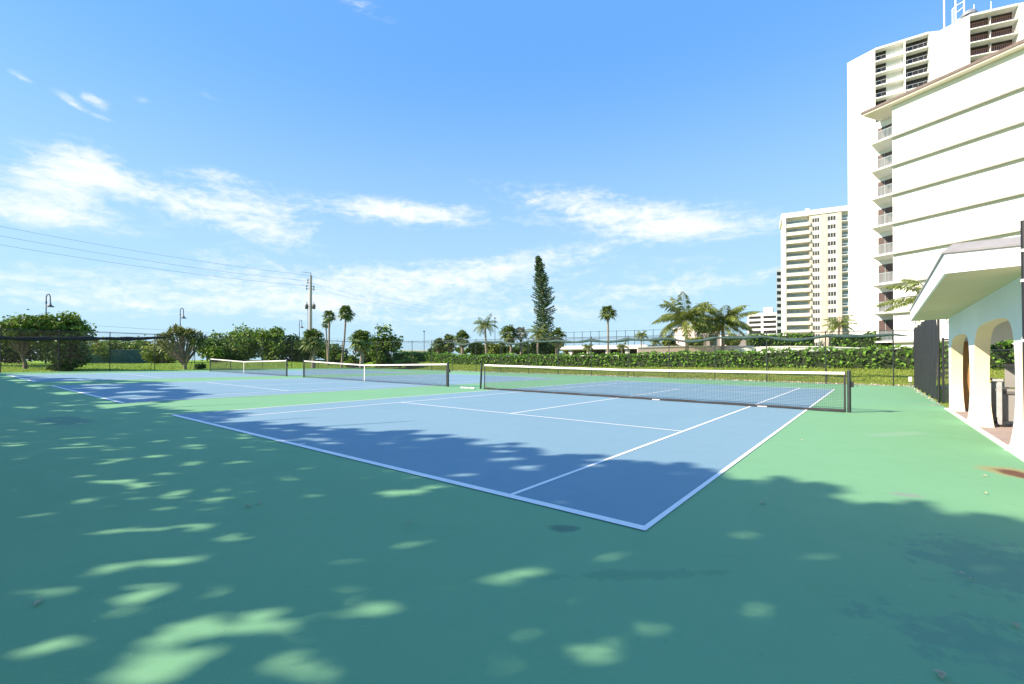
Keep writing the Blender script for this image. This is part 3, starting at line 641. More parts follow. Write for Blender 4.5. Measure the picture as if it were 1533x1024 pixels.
for k in range(1, 24):
    z = HB-.35-FB*k+.2
    wbox(MB(), B1, B2, 0, L1, z-.22, z, -.05, D1+.02).build('balcony_slab', M['white'], bt)
    wbox(MB(), B4, B5, 0, L2, z-.22, z, -.05, D2+.02).build('balcony_slab', M['white'], bt)
    if k <= 14:
        for s0, s1 in ((.05, 2.0), (L1*.55+.30, L1*.55+1.6), (L1-2.5, L1-.1)):
            w = wbox(MB(), B1, B2, s0, s1, z+.03, z+2.52, D1-.05, D1+.02).build('window', M['glassdark'], bt)
        wbox(MB(), B4, B5, .15, L2-.2, z+.05, z+2.58, D2-.05, D2+.02).build('window', M['glassdark'], bt)
        r = MB(); railing(r, B4, B5, .1, L2-.1, z, 1.05, .05, .28, .05); r.build('railing', M['brownrail'], bt)
        r = MB(); railing(r, B1, B2, .1, L1-.1, z, 1.0, .05, .9, .02); r.build('railing', M['glassrail'], bt)
wbox(MB(), B1, B2, L1*.55, L1*.55+.25, 0, HB-.4, -.08, D1).build('fin', M['white'], bt)
wbox(MB(), B4, B5, L2*.48, L2*.48+.06, 0, HB-.5, .9, D2).build('fin', M['white'], bt)
# things on the tower's roof
def roofpt(px): return seg_at(B3, B4, px)+n12*1.5
pA = roofpt(1419.5); mr = thing('antenna_mast', 'thin white mast on the tower roof left of the ladder frame', 'mast', (*pA, HB)); MB().tube([(*pA, HB-.3), (*pA, HB+13)], .16, 8).build('shaft', M['white'], mr)
MB().box((pA[0], pA[1], HB+7.6), (.5, .5, .5)).build('antenna', M['white'], mr)
pA, pB = roofpt(1437), roofpt(1450); lf = thing('roof_frame', 'white steel ladder frame standing on the tower roof', 'roof frame', (*pA, HB)); b = MB()
for p in (pA, pB): b.tube([(*p, HB-.3), (*p, HB+12)], .16, 6)
for k in range(7): b.tube([(*pA, HB+1+k*1.6), (*pB, HB+1+k*1.6+(.5 if k % 2 else 0))], .09, 6)
b.build('ladder', M['white'], lf); pc = roofpt(1432.5); b = MB(); b.tube([(*pc, HB-.3), (*pc, HB+3.8), (*pA, HB+4.2)], .16, 6).build('side_leg', M['white'], lf)
pA = roofpt(1461)+n45*1.0; b = MB(); b.lathe([(1.35, .9), (1.2, 1.5), (.7, 1.95), (0, 2.1)], (*pA, HB), 18); b.tube([(*pA, HB-.2), (*pA, HB+1.0)], .3, 8); b.build('satellite_dome', M['galv'], loc=(*pA, HB), label='grey dome on the tower roof right of the ladder frame', cat='dome')
for px_, hh in ((1493, 2.4), (1467, 2.6)):
    pA = seg_at(B4, B5, px_)+n45*1.2; MB().tube([(*pA, HB-.2), (*pA, HB+hh)], .07, 6).build('roof_aerial', M['white'], loc=(*pA, HB), label='short thin white aerial on the tower roof, '+('farther right, above the brown balconies' if px_ > 1480 else 'just right of the grey dome'), cat='aerial')

# lower white building with ledges and overhanging brown eave
CL_, CR_ = pd(1338, 46), pd(1533, 37.6); uC = (CL_-CR_)/np.linalg.norm(CL_-CR_); CR2 = CR_-uC*14; nC = nrm(CL_, CR_); HC = zat(158, 46)
cbd = thing('apartment_building', 'low wide white building with stacked ledges and brown overhanging roof edge at right', 'building', (*CL_, 0))
LC = np.linalg.norm(CR2-CL_)
SE = seg_at(CL_, CR_, 1313.5); LB = np.linalg.norm(SE-CL_)                     # balcony column to the left of the wall
MB().prism([CL_, CR2, CR2+nC*14, CL_+uC*(LB+1.3)+nC*14, CL_+uC*(LB+1.3)+nC*2.2, CL_+nC*2.2], -.3, HC).build('wall', M['white'], cbd)
FZ = [zat(p, 46) for p in (203, 246, 289, 333, 378, 422, 466, 510)]
for z in FZ:
    wbox(MB(), CL_, CR2, 0, LC, z-.22, z, -.40, .02).build('ledge', M['ledgeshade'], cbd)
    s = MB(); s.prism([CL_-nC*.34, CL_+uC*(LB+.25)-nC*.34, CL_+uC*(LB+1.12)+nC*2.22, CL_+nC*2.22], z-.165, z-.005); s.build('balcony_slab', M['white'], cbd)
    A2, B2_ = CL_+uC*LB, CL_
    r = MB(); railing(r, A2, B2_, .05, LB-.02, z, 1.05, .04, .11, .035); r.build('railing', M['rail'], cbd)
    d = wbox(MB(), A2, B2_, -1.05, .5, z+.0, z+2.25, 2.15, 2.22).build('door', M['brown'], cbd)
    wbox(MB(), A2, B2_, -.45, -.41, z+.05, z+2.2, 2.13, 2.149).build('door_frame', M['rail'], d)
ev = [CL_+uC*2.25-nC*.75, CR2-nC*.75, CR2+nC*14, CL_+uC*2.25+nC*14]
MB().prism(ev, HC+.02, HC+.16).build('eave_soffit', M['cream'], cbd)
ev2 = [CL_+uC*2.33-nC*.83, CR2-nC*.83, CR2+nC*14, CL_+uC*2.33+nC*14]; ev3 = [CL_+uC*2.1-nC*.3, CR2-nC*.3, CR2+nC*13, CL_+uC*2.1+nC*13]
rf = MB(); V = [(*p, HC+.14) for p in ev2]+[(*p, HC+.40) for p in ev2]+[(*p, HC+.62) for p in ev3]; F = [(3, 2, 1, 0), (8, 9, 10, 11)]
for k in (0, 4): F += [(k+i, k+(i+1) % 4, k+4+(i+1) % 4, k+4+i) for i in range(4)]
rf.add(V, F).build('roof', M['roofbrown'], cbd)

# beige tower, far
A0, A1 = pd(1173, 168), pd(1280, 158); HA = zat(327, 168); LA = np.linalg.norm(A1-A0); sA = lambda px: float(np.dot(seg_at(A0, A1, px)-A0, (A1-A0)/LA)); nA = nrm(A0, A1)
ta = thing('apartment_tower', 'cream and peach apartment tower with rows of balconies left of the tall white tower', 'apartment tower', (*A0, 0))
MB().prism([A0, A0+(A1-A0)/LA*sA(1178), A0+(A1-A0)/LA*sA(1178)+nA*1.6, A0+(A1-A0)/LA*sA(1213)+nA*1.6, A0+(A1-A0)/LA*sA(1213), A0+(A1-A0)/LA*sA(1261), A0+(A1-A0)/LA*sA(1261)+nA*1.5, A1+nA*1.5, A1+nA*16, A0+nA*16], -.5, HA).build('wall', M['cream'], ta)
b = wbox(MB(), A0, A1, -.5, LA+.4, HA, HA+1.7, -.4, 16); wbox(b, A0, A1, sA(1207), sA(1213), HA+1.7, HA+2.6, .2, 3); b.build('parapet', M['white'], ta)
wbox(MB(), A0, A1, -.25, sA(1177.5), 0, HA-.003, -.35, .3).build('corner_pier', M['white'], ta)
for s0, s1 in ((sA(1213), sA(1216)), (sA(1229), sA(1239)), (sA(1254), sA(1261))):
    wbox(MB(), A0, A1, s0, s1, 0, HA-.003, -.12, .2).build('peach_pier', M['peach'], ta)
FA = 12.1/FPX*168
for k in range(16):
    z = HA-.5-FA*(k+1)
    if z < 1: break
    b = wbox(MB(), A0, A1, sA(1178), sA(1214), z-.2, z, -.7, 1.62); wbox(b, A0, A1, sA(1178), sA(1214), z, z+.22, -.7, -.62); b.build('balcony', M['cream'], ta)
    b = wbox(MB(), A0, A1, sA(1178.3), sA(1213.7), z+.30, z+1.0, -.68, -.64); b.build('balcony_rail', M['glassrail'], ta)
    wbox(MB(), A0, A1, sA(1180), sA(1211), z+.15, z+2.35, 1.52, 1.62).build('window', M['glassblue'], ta)
    for q0, q1 in ((1217, 1228), (1240, 1252.5)):
        w = MB()
        for j in range(3):
            t0 = q0+(q1-q0)*(j/3+.03); t1 = q0+(q1-q0)*((j+1)/3-.04); wbox(w, A0, A1, sA(t0), sA(t1), z+.75, z+2.2, -.04, .05)
        w.build('window', M['glass'], ta)
    b = wbox(MB(), A0, A1, sA(1261.5), LA, z-.18, z, -.9, 1.52); wbox(b, A0, A1, sA(1261.5), LA, z+.8, z+.88, -.88, -.82); b.build('balcony', M['white'], ta)
    wbox(MB(), A0, A1, sA(1263), LA-.3, z+.1, z+2.3, 1.42, 1.52).build('window', M['glassblue'], ta)
def band_block(label, q0, q1, d0, d1, top, floor_px, name='apartment_block', depth=14, stepped=None):
    P0, P1 = pd(q0, d0), pd(q1, d1); H_ = zat(top, d0); n = nrm(P0, P1); L = np.linalg.norm(P1-P0)
    t = thing(name, label, 'building', (*P0, 0)); w = MB(); v0, v1 = ray(q0, 540)[:2], ray(q1, 540)[:2]; v0, v1 = v0/np.linalg.norm(v0), v1/np.linalg.norm(v1); w.prism([P0, P1, P1+v1*depth, P0+v0*depth], -.5, H_)
    if stepped: wbox(w, P0, P1, L*stepped[0], L*stepped[1], H_, H_+stepped[2], 1, depth-1)
    w.build('wall', M['white'], t); fh = floor_px/FPX*d0; k = 0
    while H_-1.2-fh*(k+1) > 1:
        z = H_-1.2-fh*(k+1)
        for f0, f1 in ((.06, .46), (.54, .96)) if L > 16 else ((.05, .93),): wbox(MB(), P0, P1, L*f0, L*f1, z+.25*fh, z+.80*fh, -.06, .3).build('window', M['glassdark'], t)
        k += 1
    return t
band_block('narrow white striped high rise far away, left of the cream tower', 1163, 1177, 300, 300, 402, 9.6)
band_block('low white office block far off behind the coconut palms', 1119, 1164, 330, 320, 470, 7.2, stepped=(.55, .85, 4))

# white low building left, villa, parking deck
def small_house(name, label, q0, q1, d, top, wallm, cat='building', roofm=None, depth=7, windows=()):
    P0, P1 = pd(q0, d), pd(q1, d); n = nrm(P0, P1); L = np.linalg.norm(P1-P0); H_ = zat(top, d); t = thing(name, label, cat, (*P0, .5))
    MB().prism([P0, P1, P1+n*depth, P0+n*depth], -.3, H_).build('wall', M[wallm], t)
    b = MB(); wbox(b, P0, P1, -.25, L+.25, H_, H_+.22, -.25, depth+.25); b.build('roof', M[roofm or 'white'], t)
    for f0, f1, z0, z1 in windows: wbox(MB(), P0, P1, L*f0, L*f1, z0, z1, -.04, .1).build('window', M['glass'], t)
small_house('shed', 'small plain white flat building behind the hedge left of centre', 603, 646, 72, 526, 'villa', 'shed', depth=5, windows=((.08, .16, 1.4, 2.2),))
small_house('villa', 'pinkish white villa half hidden between the two big coconut palms', 1040, 1078, 62, 488, 'villa', 'house', windows=((.1, .3, 3.2, 4.8), (.6, .85, 3.2, 4.8)))
small_house('villa', 'flat roofed pinkish house behind low bushes right of the coconut palms', 1093, 1150, 74, 503, 'villa', 'house', windows=((.15, .3, 2.2, 3.6), (.6, .75, 2.2, 3.6)))
K0, K1 = pd(812, 66), pd(1015, 58); LK = np.linalg.norm(K1-K0); nK = nrm(K0, K1); zk = zat(522, 62)
pk = thing('parking_deck', 'long low white parking deck on columns behind the hedge', 'parking deck', (*K0, .5))
wbox(MB(), K0, K1, 0, LK, zk-.05, zk+.45, -.2, 14).build('deck_slab', M['white'], pk)
for k in range(7): wbox(MB(), K0, K1, 1.2+k*LK/7, 1.7+k*LK/7, -.2, zk-.05, .2, .7).build('column', M['white'], pk)
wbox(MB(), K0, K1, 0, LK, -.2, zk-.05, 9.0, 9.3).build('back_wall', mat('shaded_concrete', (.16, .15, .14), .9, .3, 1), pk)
wbox(MB(), K0, K1, -1.5, LK+2, -.2, zat(532, 62), -1.6, -1.4).build('low_wall', M['white'], pk)
fence('deck_fence', 'high thin fence standing on the white parking deck', K0, K1, zk+.45, zk+.45, 1.85, 1.15, None, m='greenblack', link=False, midrail=True, inside=tuple(-nK), postr=.035)
# curved white garden walls on the right behind the hedge
def wall_line(label, q, h, m='white', thick=.25, name='garden_wall'):
    P = [pd(a, d) for a, d in q]; b = MB(); n = nrm(P[0], P[-1]); zt = [zat(py, d) for (a, d), py in zip(q, h)]
    V = []
    for p, z in zip(P, zt): V += [(*p, 0), (*(p+n*thick), 0), (*(p+n*thick), z), (*p, z)]
    k = len(P); F = [(4*i+j, 4*(i+1)+j, 4*(i+1)+(j+1) % 4, 4*i+(j+1) % 4) for i in range(k-1) for j in range(4)]+[(0, 1, 2, 3), (4*k-1, 4*k-2, 4*k-3, 4*k-4)]
    root = thing(name, label, 'wall', (*P[0], 0)); b.add(V, F).build('wall', M[m], root)
    c = MB(); V = []
    for p, z in zip(P, zt): V += [(*(p-n*.06), z+.003), (*(p+n*(thick+.06)), z+.003), (*(p+n*(thick+.06)), z+.10), (*(p-n*.06), z+.10)]
    c.add(V, F).build('coping', M['white'], root)
wall_line('pinkish garden wall stepping behind the hedge below the coconut palms', [(955, 50), (1010, 50), (1060, 50), (1128, 50)], [521, 519, 519, 519], 'villa')
wall_line('curved white garden wall between the lower and upper hedges at right', [(1100, 47), (1135, 46), (1180, 44.5), (1235, 43.5), (1290, 43), (1345, 42.5)], [524, 520.5, 519.5, 520, 522, 523], 'white')

# ------------------------------------------------------------------ hedges
hedge('hedge', 'long clipped green hedge along the top of the grass bank behind the courts', [(-47, 35.6), (-20, 35.3), (4.2, 35.2), (22, 35.2)], ((-47, -30, -8, 0, 6), (.95, 1.0, 1.12, 1.2, 1.45)), 1.0, 62, .115)
def up_hedge(name, label, q, top, bot, leaf=.13):
    P = [tuple(pd(a, d)) for a, d in q]; d = q[0][1]; h_ = zat(top, d)-zat(bot, d); lift = zat(bot, d)-float(gz(*P[0])); return hedge(name, label, P, h_, 1.2, 38, leaf, lift=lift)
up_hedge('hedge', 'short clipped hedge above the white wall in front of the cream tower', [(1119, 52), (1216, 50.5)], 502, 521)
up_hedge('hedge', 'clipped hedge above the white wall near the white building, right of the agave', [(1243, 49), (1345, 47)], 504, 522)

# ------------------------------------------------------------------ trees, shrubs and palms
def tree_px(name, label, px, d, top, hw, lowpx, n_cl, leaf, n_leaf, m, depth=None, tpx=None, **k):
    "crown centred on column px, from row top to row lowpx, half width hw (photo pixels) at distance d; trunk foot at column tpx"
    k.setdefault('low', -1 if 'shrub' in name or 'bush' in label else -.45)
    base = base_at(tpx if tpx is not None else px, d); c = at(px, (top+lowpx)/2, d); r = hw/FPX*d; rz = (lowpx-top)/2/FPX*d
    return broad_tree(name, label, base, c, (r, depth or r*.8, rz), n_cl, leaf, n_leaf, m, **k)
SG = 'sea grape trees and shrubs by the left fence'
tree_px('sea_grape_tree', 'single stemmed sea grape tree with pale trunk, leftmost behind the left fence', 30, 37.5, 470, 46, 534, 26, .13, 6200, 'seagrape', tpx=38, tr=.15, group=SG, clump=.36)
tree_px('sea_grape_tree', 'tall dense dark sea grape tree with many stems right of the pale trunk', 96, 38.3, 463, 37, 548, 28, .13, 6600, 'seagrape', trunks=5, tr=.09, group=SG, clump=.36, tpx=92)
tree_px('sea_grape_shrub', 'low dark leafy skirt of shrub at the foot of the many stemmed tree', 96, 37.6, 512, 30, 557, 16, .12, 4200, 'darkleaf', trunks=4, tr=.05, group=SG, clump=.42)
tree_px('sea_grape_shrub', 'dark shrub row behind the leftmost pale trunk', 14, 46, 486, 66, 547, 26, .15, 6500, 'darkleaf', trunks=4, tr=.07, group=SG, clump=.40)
tree_px('sea_grape_shrub', 'green shrub at the left picture edge behind the fence post', -28, 40, 474, 36, 540, 14, .14, 3000, 'seagrape', trunks=2, group=SG)
tree_px('sea_grape_shrub', 'light green rounded shrub just right of the many stemmed tree, behind the green screen', 142, 62, 508, 46, 550, 22, .17, 5200, 'yellowleaf', trunks=4, tr=.08, group=SG, clump=.38)
tree_px('sea_grape_shrub', 'yellowish leafy shrub behind the middle of the green screened fence', 196, 66, 504, 48, 552, 24, .17, 5400, 'seagrape', trunks=4, tr=.08, group=SG, clump=.38)
tree_px('sea_grape_shrub', 'olive shrub with brown twigs left of the spiky pandanus tree', 246, 60, 508, 30, 552, 18, .17, 3600, 'yellowleaf', trunks=4, tr=.08, group=SG, clump=.4)
tree_px('sea_grape_shrub', 'low green shrub between the pandanus tree and the tall rounded bushes', 325, 62, 501, 30, 548, 18, .17, 4000, 'seagrape', trunks=4, tr=.08, group=SG, clump=.4)
tree_px('sea_grape_shrub', 'tall rounded bush behind the left half of the farthest net', 366, 63, 488, 34, 545, 24, .17, 5600, 'seagrape', trunks=4, tr=.09, group=SG, clump=.38)
tree_px('sea_grape_shrub', 'tall rounded bush behind the right half of the farthest net', 408, 62, 490, 28, 545, 20, .17, 4600, 'seagrape', trunks=4, tr=.09, group=SG, clump=.4)
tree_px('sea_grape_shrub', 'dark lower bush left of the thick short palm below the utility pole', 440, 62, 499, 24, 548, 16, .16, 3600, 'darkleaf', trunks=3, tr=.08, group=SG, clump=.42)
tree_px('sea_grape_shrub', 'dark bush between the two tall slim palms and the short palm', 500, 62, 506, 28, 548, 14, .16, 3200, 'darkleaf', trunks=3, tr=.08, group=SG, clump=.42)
tree_px('sea_grape_shrub', 'bright leafy bush right of the tall slim palms', 524, 58, 528, 18, 552, 8, .16, 1200, 'seagrape', trunks=3, tr=.06, group=SG, clump=.45)
tree_px('sea_grape_tree', 'big rounded sea grape bush behind the middle net, left of the white shed', 578, 57, 491, 33, 555, 26, .16, 6200, 'seagrape', trunks=4, tr=.1, group=SG, clump=.36)
tree_px('sea_grape_shrub', 'low bright green ground shrub in front of the white shed', 612, 53, 537, 30, 552, 10, .14, 1500, 'seagrape', depth=1.5, trunks=3, tr=.03, clump=.6)
for px_, d, top, hw, low, lab, mm in ((713, 60, 512, 16, 532, 'small olive bush left of the leaning coconut palm trunk foot', 'yellowleaf'), (738, 58, 512, 13, 533, 'small bush right of the slim coconut palm trunk', 'yellowleaf'),
        (690, 66, 520, 30, 533, 'low far bush behind the row of short palms', 'seagrape'), (770, 64, 519, 26, 533, 'low bush under the silvery fan palm', 'seagrape'), (810, 62, 507, 20, 535, 'dark bush at the foot of the tall pine', 'darkleaf'),
        (1054, 56, 474, 15, 512, 'dark round tree between the two big coconut palms', 'darkleaf'), (1000, 54, 506, 12, 524, 'small bush left of the left coconut trunk', 'yellowleaf'), (1040, 54, 506, 14, 522, 'small bush between the coconut palm trunks', 'yellowleaf'),
        (1100, 56, 505, 18, 520, 'reddish green bush right of the coconut palms', 'yellowleaf'), (1300, 60, 498, 26, 512, 'green shrub behind the hedge at the foot of the tall white tower', 'seagrape')):
    tree_px('garden_bush', lab, px_, d, top, hw, low, 12, .15, 1700, mm, trunks=3, tr=.04, clump=.45, cat='bush')

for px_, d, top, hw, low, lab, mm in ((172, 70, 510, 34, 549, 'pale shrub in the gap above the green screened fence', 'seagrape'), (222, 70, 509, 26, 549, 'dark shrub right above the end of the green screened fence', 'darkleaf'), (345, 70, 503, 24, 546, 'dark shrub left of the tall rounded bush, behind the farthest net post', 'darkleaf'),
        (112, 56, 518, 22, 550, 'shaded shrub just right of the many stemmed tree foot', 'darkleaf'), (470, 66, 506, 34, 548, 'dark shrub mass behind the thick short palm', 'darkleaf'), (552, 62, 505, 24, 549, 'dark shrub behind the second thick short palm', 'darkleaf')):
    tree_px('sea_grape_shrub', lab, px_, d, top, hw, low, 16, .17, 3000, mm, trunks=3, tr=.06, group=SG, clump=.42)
for px_, d, top, hw, low, lab, mm in ((655, 70, 517, 20, 534, 'far dark bush behind the leftmost of the three short palms', 'darkleaf'), (728, 70, 517, 24, 534, 'far green bush behind the slim coconut trunk', 'seagrape'), (752, 62, 515, 14, 534, 'dark bush left of the bushy fan palm', 'darkleaf'), (790, 66, 510, 18, 535, 'dark bush between silvery palm and tall pine', 'darkleaf'), (830, 62, 514, 14, 534, 'green bush under the yellowish fan palm', 'seagrape')):
    tree_px('garden_bush', lab, px_, d, top, hw, low, 12, .15, 1700, mm, trunks=3, tr=.04, clump=.45, cat='bush')
# pandanus: forked pale branches ending in spiky rosettes
pb = base_at(277, 43.5); pr = thing('pandanus_tree', 'spiky pandanus tree with bare forked pale branches behind the left fence', 'tree', pb)
t = MB(); Q = []; cc = at(272, 505, 43.5)
t.tube([pb-[0, 0, .1], pb+[0.05, 0, .9]], [.17, .14], 8)
for i in range(46):
    a = i*2.399; e = rng.uniform(-.15, 1.35); R_ = np.array([2.25, 1.9, 1.55]); d = np.array([cos(a)*cos(e), sin(a)*cos(e), sin(e)]); tip = cc-[0, 0, .75]+d*R_*rng.uniform(.75, 1.0)
    s0 = pb+[0, 0, rng.uniform(.2, .9)]; mid = (s0*.55+tip*.45)+rng.normal(0, .10, 3)-[0, 0, .05]; t.tube([s0, mid, tip], [.065, .045, .035], 5, caps=False)
    for k in range(46):
        dd = unit(1)[0]; dd[2] = dd[2]*.8+.35; dd /= np.linalg.norm(dd); l = rng.uniform(.5, .9); w = np.cross(dd, [0, 0, 1]); w = w/(np.linalg.norm(w)+1e-9)*.05; m1 = tip+dd*l*.55; q = tip+dd*l-[0, 0, l*.28]
        Q.append([tip, m1-w, q, m1+w])
t.build('trunk', M['palmbark'], pr); MB().quads(Q).build('crown', mat('pandanus_leaf', (.17, .20, .045), .5, 0, 1, island=.5, trans=.25), pr)
# dead strands hanging inside the pandanus
tree_px('low_shrub', 'small dark shrub right of the pandanus trunk foot', 300, 43.5, 546, 6, 554, 4, .11, 300, 'darkleaf', trunks=2, tr=.02, clump=.7, cat='bush')

def palm_px(kind, label, px, d, cy, basepx=None, **k):
    b_ = base_at(basepx if basepx is not None else px, d); t_ = at(px, cy, d)
    return (fan_palm if kind == 'fan' else feather_palm)('fan_palm' if kind == 'fan' else 'coconut_palm', label, b_, t_, **k)
palm_px('fan', 'tall slim fan palm right of the utility pole, taller one of the close pair', 518, 56, 470, 511, R=1.25, tr=.11, nf=28)
palm_px('fan', 'tall slim fan palm right of the utility pole, shorter left one of the close pair', 493, 58, 474, 491, R=1.0, tr=.11, nf=24)
palm_px('fan', 'small fan palm head half way up the shorter slim palm', 488, 59, 486, 491, R=.75, tr=.09, nf=16)
palm_px('fan', 'thick short fan palm with a dry skirt below the utility pole', 468, 52, 510, 469, R=1.6, tr=.2, nf=30, skirt=22)
palm_px('fan', 'thick short fan palm with a dry skirt left of the big rounded bush', 540, 52, 510, 540, R=1.6, tr=.2, nf=30, skirt=16)
palm_px('fan', 'short fan palm, leftmost of three behind the hedge right of the shed', 656, 60, 516, R=1.15, tr=.19, nf=26, skirt=12)
palm_px('fan', 'short fan palm, middle of three behind the hedge right of the shed', 673, 60, 512, R=1.25, tr=.19, nf=26, skirt=12)
palm_px('fan', 'short fan palm, rightmost and tallest of three behind the hedge right of the shed', 692, 59, 507, R=1.35, tr=.2, nf=28, skirt=12)
palm_px('feather', 'slim coconut palm with drooping head above the gap between middle and nearest nets', 726, 56, 488, 729, L=2.0, nf=18, tr=.13, nl=26, ll=.5)
palm_px('fan', 'bushy fan palm right of the slim coconut palm', 762, 60, 500, R=1.5, tr=.17, nf=28, skirt=6)
palm_px('fan', 'silvery grey fan palm left of the tall pine', 780, 60, 500, R=1.25, tr=.17, nf=24, m='silverleaf')
palm_px('feather', 'short feather palm directly in front of the tall pine', 806, 57, 500, L=1.7, nf=16, tr=.13, nl=24, ll=.45)
palm_px('fan', 'yellowish fan palm with dry skirt right of the tall pine', 834, 58, 504, R=1.35, tr=.19, nf=26, skirt=14)
palm_px('fan', 'lone tall slim fan palm over the parking deck', 910, 57, 469, 910, R=1.25, tr=.12, nf=30)
palm_px('feather', 'tiny feather palm before the parking deck, left of the lone tall palm', 880, 55, 521, L=.95, nf=12, tr=.08, nl=18, ll=.3)
palm_px('feather', 'tiny feather palm before the parking deck, right of the lone tall palm', 931, 54, 520, L=.9, nf=12, tr=.08, nl=18, ll=.3)
palm_px('feather', 'small slender palm at the right end of the parking deck', 960, 56, 503, L=1.0, nf=12, tr=.07, nl=20, ll=.35)
palm_px('feather', 'small yellowish palm in front of the pinkish garden wall, under the left coconut palm', 982, 53, 513, L=.9, nf=10, tr=.08, nl=18, ll=.3)
palm_px('feather', 'big coconut palm with arching fronds, left of the large pair', 1025, 48, 480, 1027, L=4.2, nf=24, tr=.17, nl=54, ll=.85, fronds_parts=True, el=(1.35, -.25), droop=(.8, 1.6), wid=.05)
palm_px('feather', 'big coconut palm with arching fronds, right of the large pair', 1082, 48, 485, 1079, L=3.9, nf=23, tr=.17, nl=52, ll=.8, fronds_parts=True, el=(1.35, -.3), droop=(.8, 1.6), wid=.05)
palm_px('feather', 'yellow green coconut palm in front of the beige tower', 1257, 58, 487, 1257, L=2.2, nf=18, tr=.14, nl=30, ll=.5)
palm_px('feather', 'coconut palm partly hidden by the pavilion roof, fronds over the white building', 1396, 27, 446, 1403, L=2.9, nf=17, tr=.14, nl=50, ll=.55, fronds_parts=True, el=(1.2, -.5), droop=(.7, 1.5), wid=.035)
ag = base_at(1229, 50); ar = thing('agave_plant', 'spiky pale agave plant between the two short upper hedges', 'plant', ag); ap = at(1229, 521, 50); Q = []
for i in range(26):
    a = i*2.399; e = rng.uniform(.15, 1.4); d = np.array([cos(a)*cos(e), sin(a)*cos(e), sin(e)]); l = rng.uniform(.8, 1.25); w = np.cross(d, [0, 0, 1]); w = w/(np.linalg.norm(w)+1e-9)*.055; Q.append([ap, ap+d*l*.4-w, ap+d*l, ap+d*l*.4+w])
MB().quads(Q).build('leaves', M['silverleaf'], ar); MB().tube([ag, ap+[0, 0, .1]], .14, 8).build('stem', M['palmbark'], ar)

# Norfolk Island pine: whorls of upswept branches
nb = base_at(815, 82); ntp = at(805, 385, 82); nr = thing('norfolk_pine', 'very tall narrow dark pine leaning slightly left, standing alone against the sky', 'pine tree', nb)
t = MB(); ax_ = lambda f: nb+(ntp-nb)*f+np.array([.0, 0, 0])+np.array([.78, .62, 0])*(.45*sin(f*3.0)); t.tube([ax_(f) for f in np.linspace(0, 1, 9)], np.linspace(.30, .03, 9), 8).build('trunk', M['bark'], nr)
Hn = ntp[2]-nb[2]; Q = []; tb_ = MB(); nw = 46
for k in range(nw):
    f = .12+.875*k/(nw-1); c0 = ax_(f); R_ = (1.80*min(1, (1.03-f)/.46)**.70+.05)*rng.uniform(.78, 1.12)*(1.0 if f < .55 else .98)
    for j in range(8):
        if rng.random() < .10: continue
        a = j*pi/4+k*.9+rng.normal(0, .15); r = R_*rng.uniform(.75, 1.15); d = np.array([cos(a), sin(a), 0]); tip = c0+d*r+[0, 0, r*.32]; tb_.tube([c0, c0+d*r*.6+[0, 0, r*.05], tip], [.035, .025, .01], 3, caps=False)
        for s_ in np.linspace(.18, 1, 13):
            p = c0+d*r*s_+np.array([0, 0, r*(.08*s_+.24*s_*s_)]); n_ = 4
            for _ in range(n_):
                dd = d*rng.uniform(.0, .7)+unit(1)[0]*.55+[0, 0, .55]; dd /= np.linalg.norm(dd); l = rng.uniform(.16, .34); w = np.cross(dd, unit(1)[0]); w = w/(np.linalg.norm(w)+1e-9)*.055; Q.append([p-w, p+w, p+dd*l+w*.5, p+dd*l-w*.5])
tb_.build('branches', M['pineleaf'], nr); MB().quads(Q).build('crown', M['pineleaf'], nr)

# ------------------------------------------------------------------ utility pole, wires, street lamps
ud = 80; ub = base_at(464.5, ud); ut = at(465.3, 412, ud); up = thing('utility_pole', 'tall concrete utility pole with insulators and brackets left of the slim palms', 'utility pole', ub)
t = MB(); t.tube([ub-[0, 0, .3], ut], [.33, .20], 12); t.build('shaft', M['concrete'], up)
rt_ = np.array([.779, .626, 0])
b = MB(); b.tube([ut-[0, 0, .3], ut+[0, 0, .45]], .05, 6); b.tube([ut+[0, 0, .4], ut+[0, 0, .4]-rt_*1.4+[0, 0, .15]], .03, 5); b.build('top_bracket', M['wire'], up)
for sd, py in ((-1, 419), (-1, 428), (-1, 423), (1, 429), (-1, 432), (1, 433)):
    p = at(464.5, py, ud); e = p+rt_*sd*(.42 if py < 428 else .62); b = MB(); b.tube([p, e], .035, 5); b.lathe([(.02, -.22), (.12, -.18), (.07, -.08), (.12, 0), (.06, .1), (.02, .2)], e, 8); b.build('insulator', M['greydark'], up)
for sd in (-1, 1):
    p = at(464.5, 459, ud)+rt_*sd*.62; b = MB(); b.lathe([(0, -.42), (.26, -.40), (.28, .32), (.2, .40), (0, .42)], p, 10); b.tube([p+[0, 0, .4], p+[0, 0, .8]], .05, 5); b.tube([p, p-rt_*sd*.6], .06, 5); b.build('transformer', M['greydark'], up)
p0, p1 = at(460.5, 452, ud), at(461, 500, ud); MB().tube([p0, p1], .05, 5).build('conduit', M['galv'], up)
def wire(label, A, B, sag, r=.022):
    A, B = np.array(A), np.array(B); P = [A+(B-A)*s-np.array([0, 0, 4*sag*s*(1-s)]) for s in np.linspace(0, 1, 24)]
    MB().tube(P, r*.8, 4).build('power_line', M['cable'], loc=A, label=label, cat='power line', group='power lines from the utility pole')
for y0, y1, lab in ((338, 412, 'topmost thin power line from the left picture edge down to the pole'), (353, 421, 'second thin power line from the left picture edge down to the pole'), (367, 428, 'lowest of the three sloping power lines left of the pole')):
    wire(lab, at(-60, y0-11, 50), at(464, y1, ud), .55, .020)
for y0, y1, lab in ((413, 463, 'topmost thin power line running right from the pole'), (423, 468, 'middle thin power line running right from the pole'), (431, 471, 'lowest thin power line running right from the pole')):
    wire(lab, at(465, y0, ud), at(660, y1, 135), .5, .014)
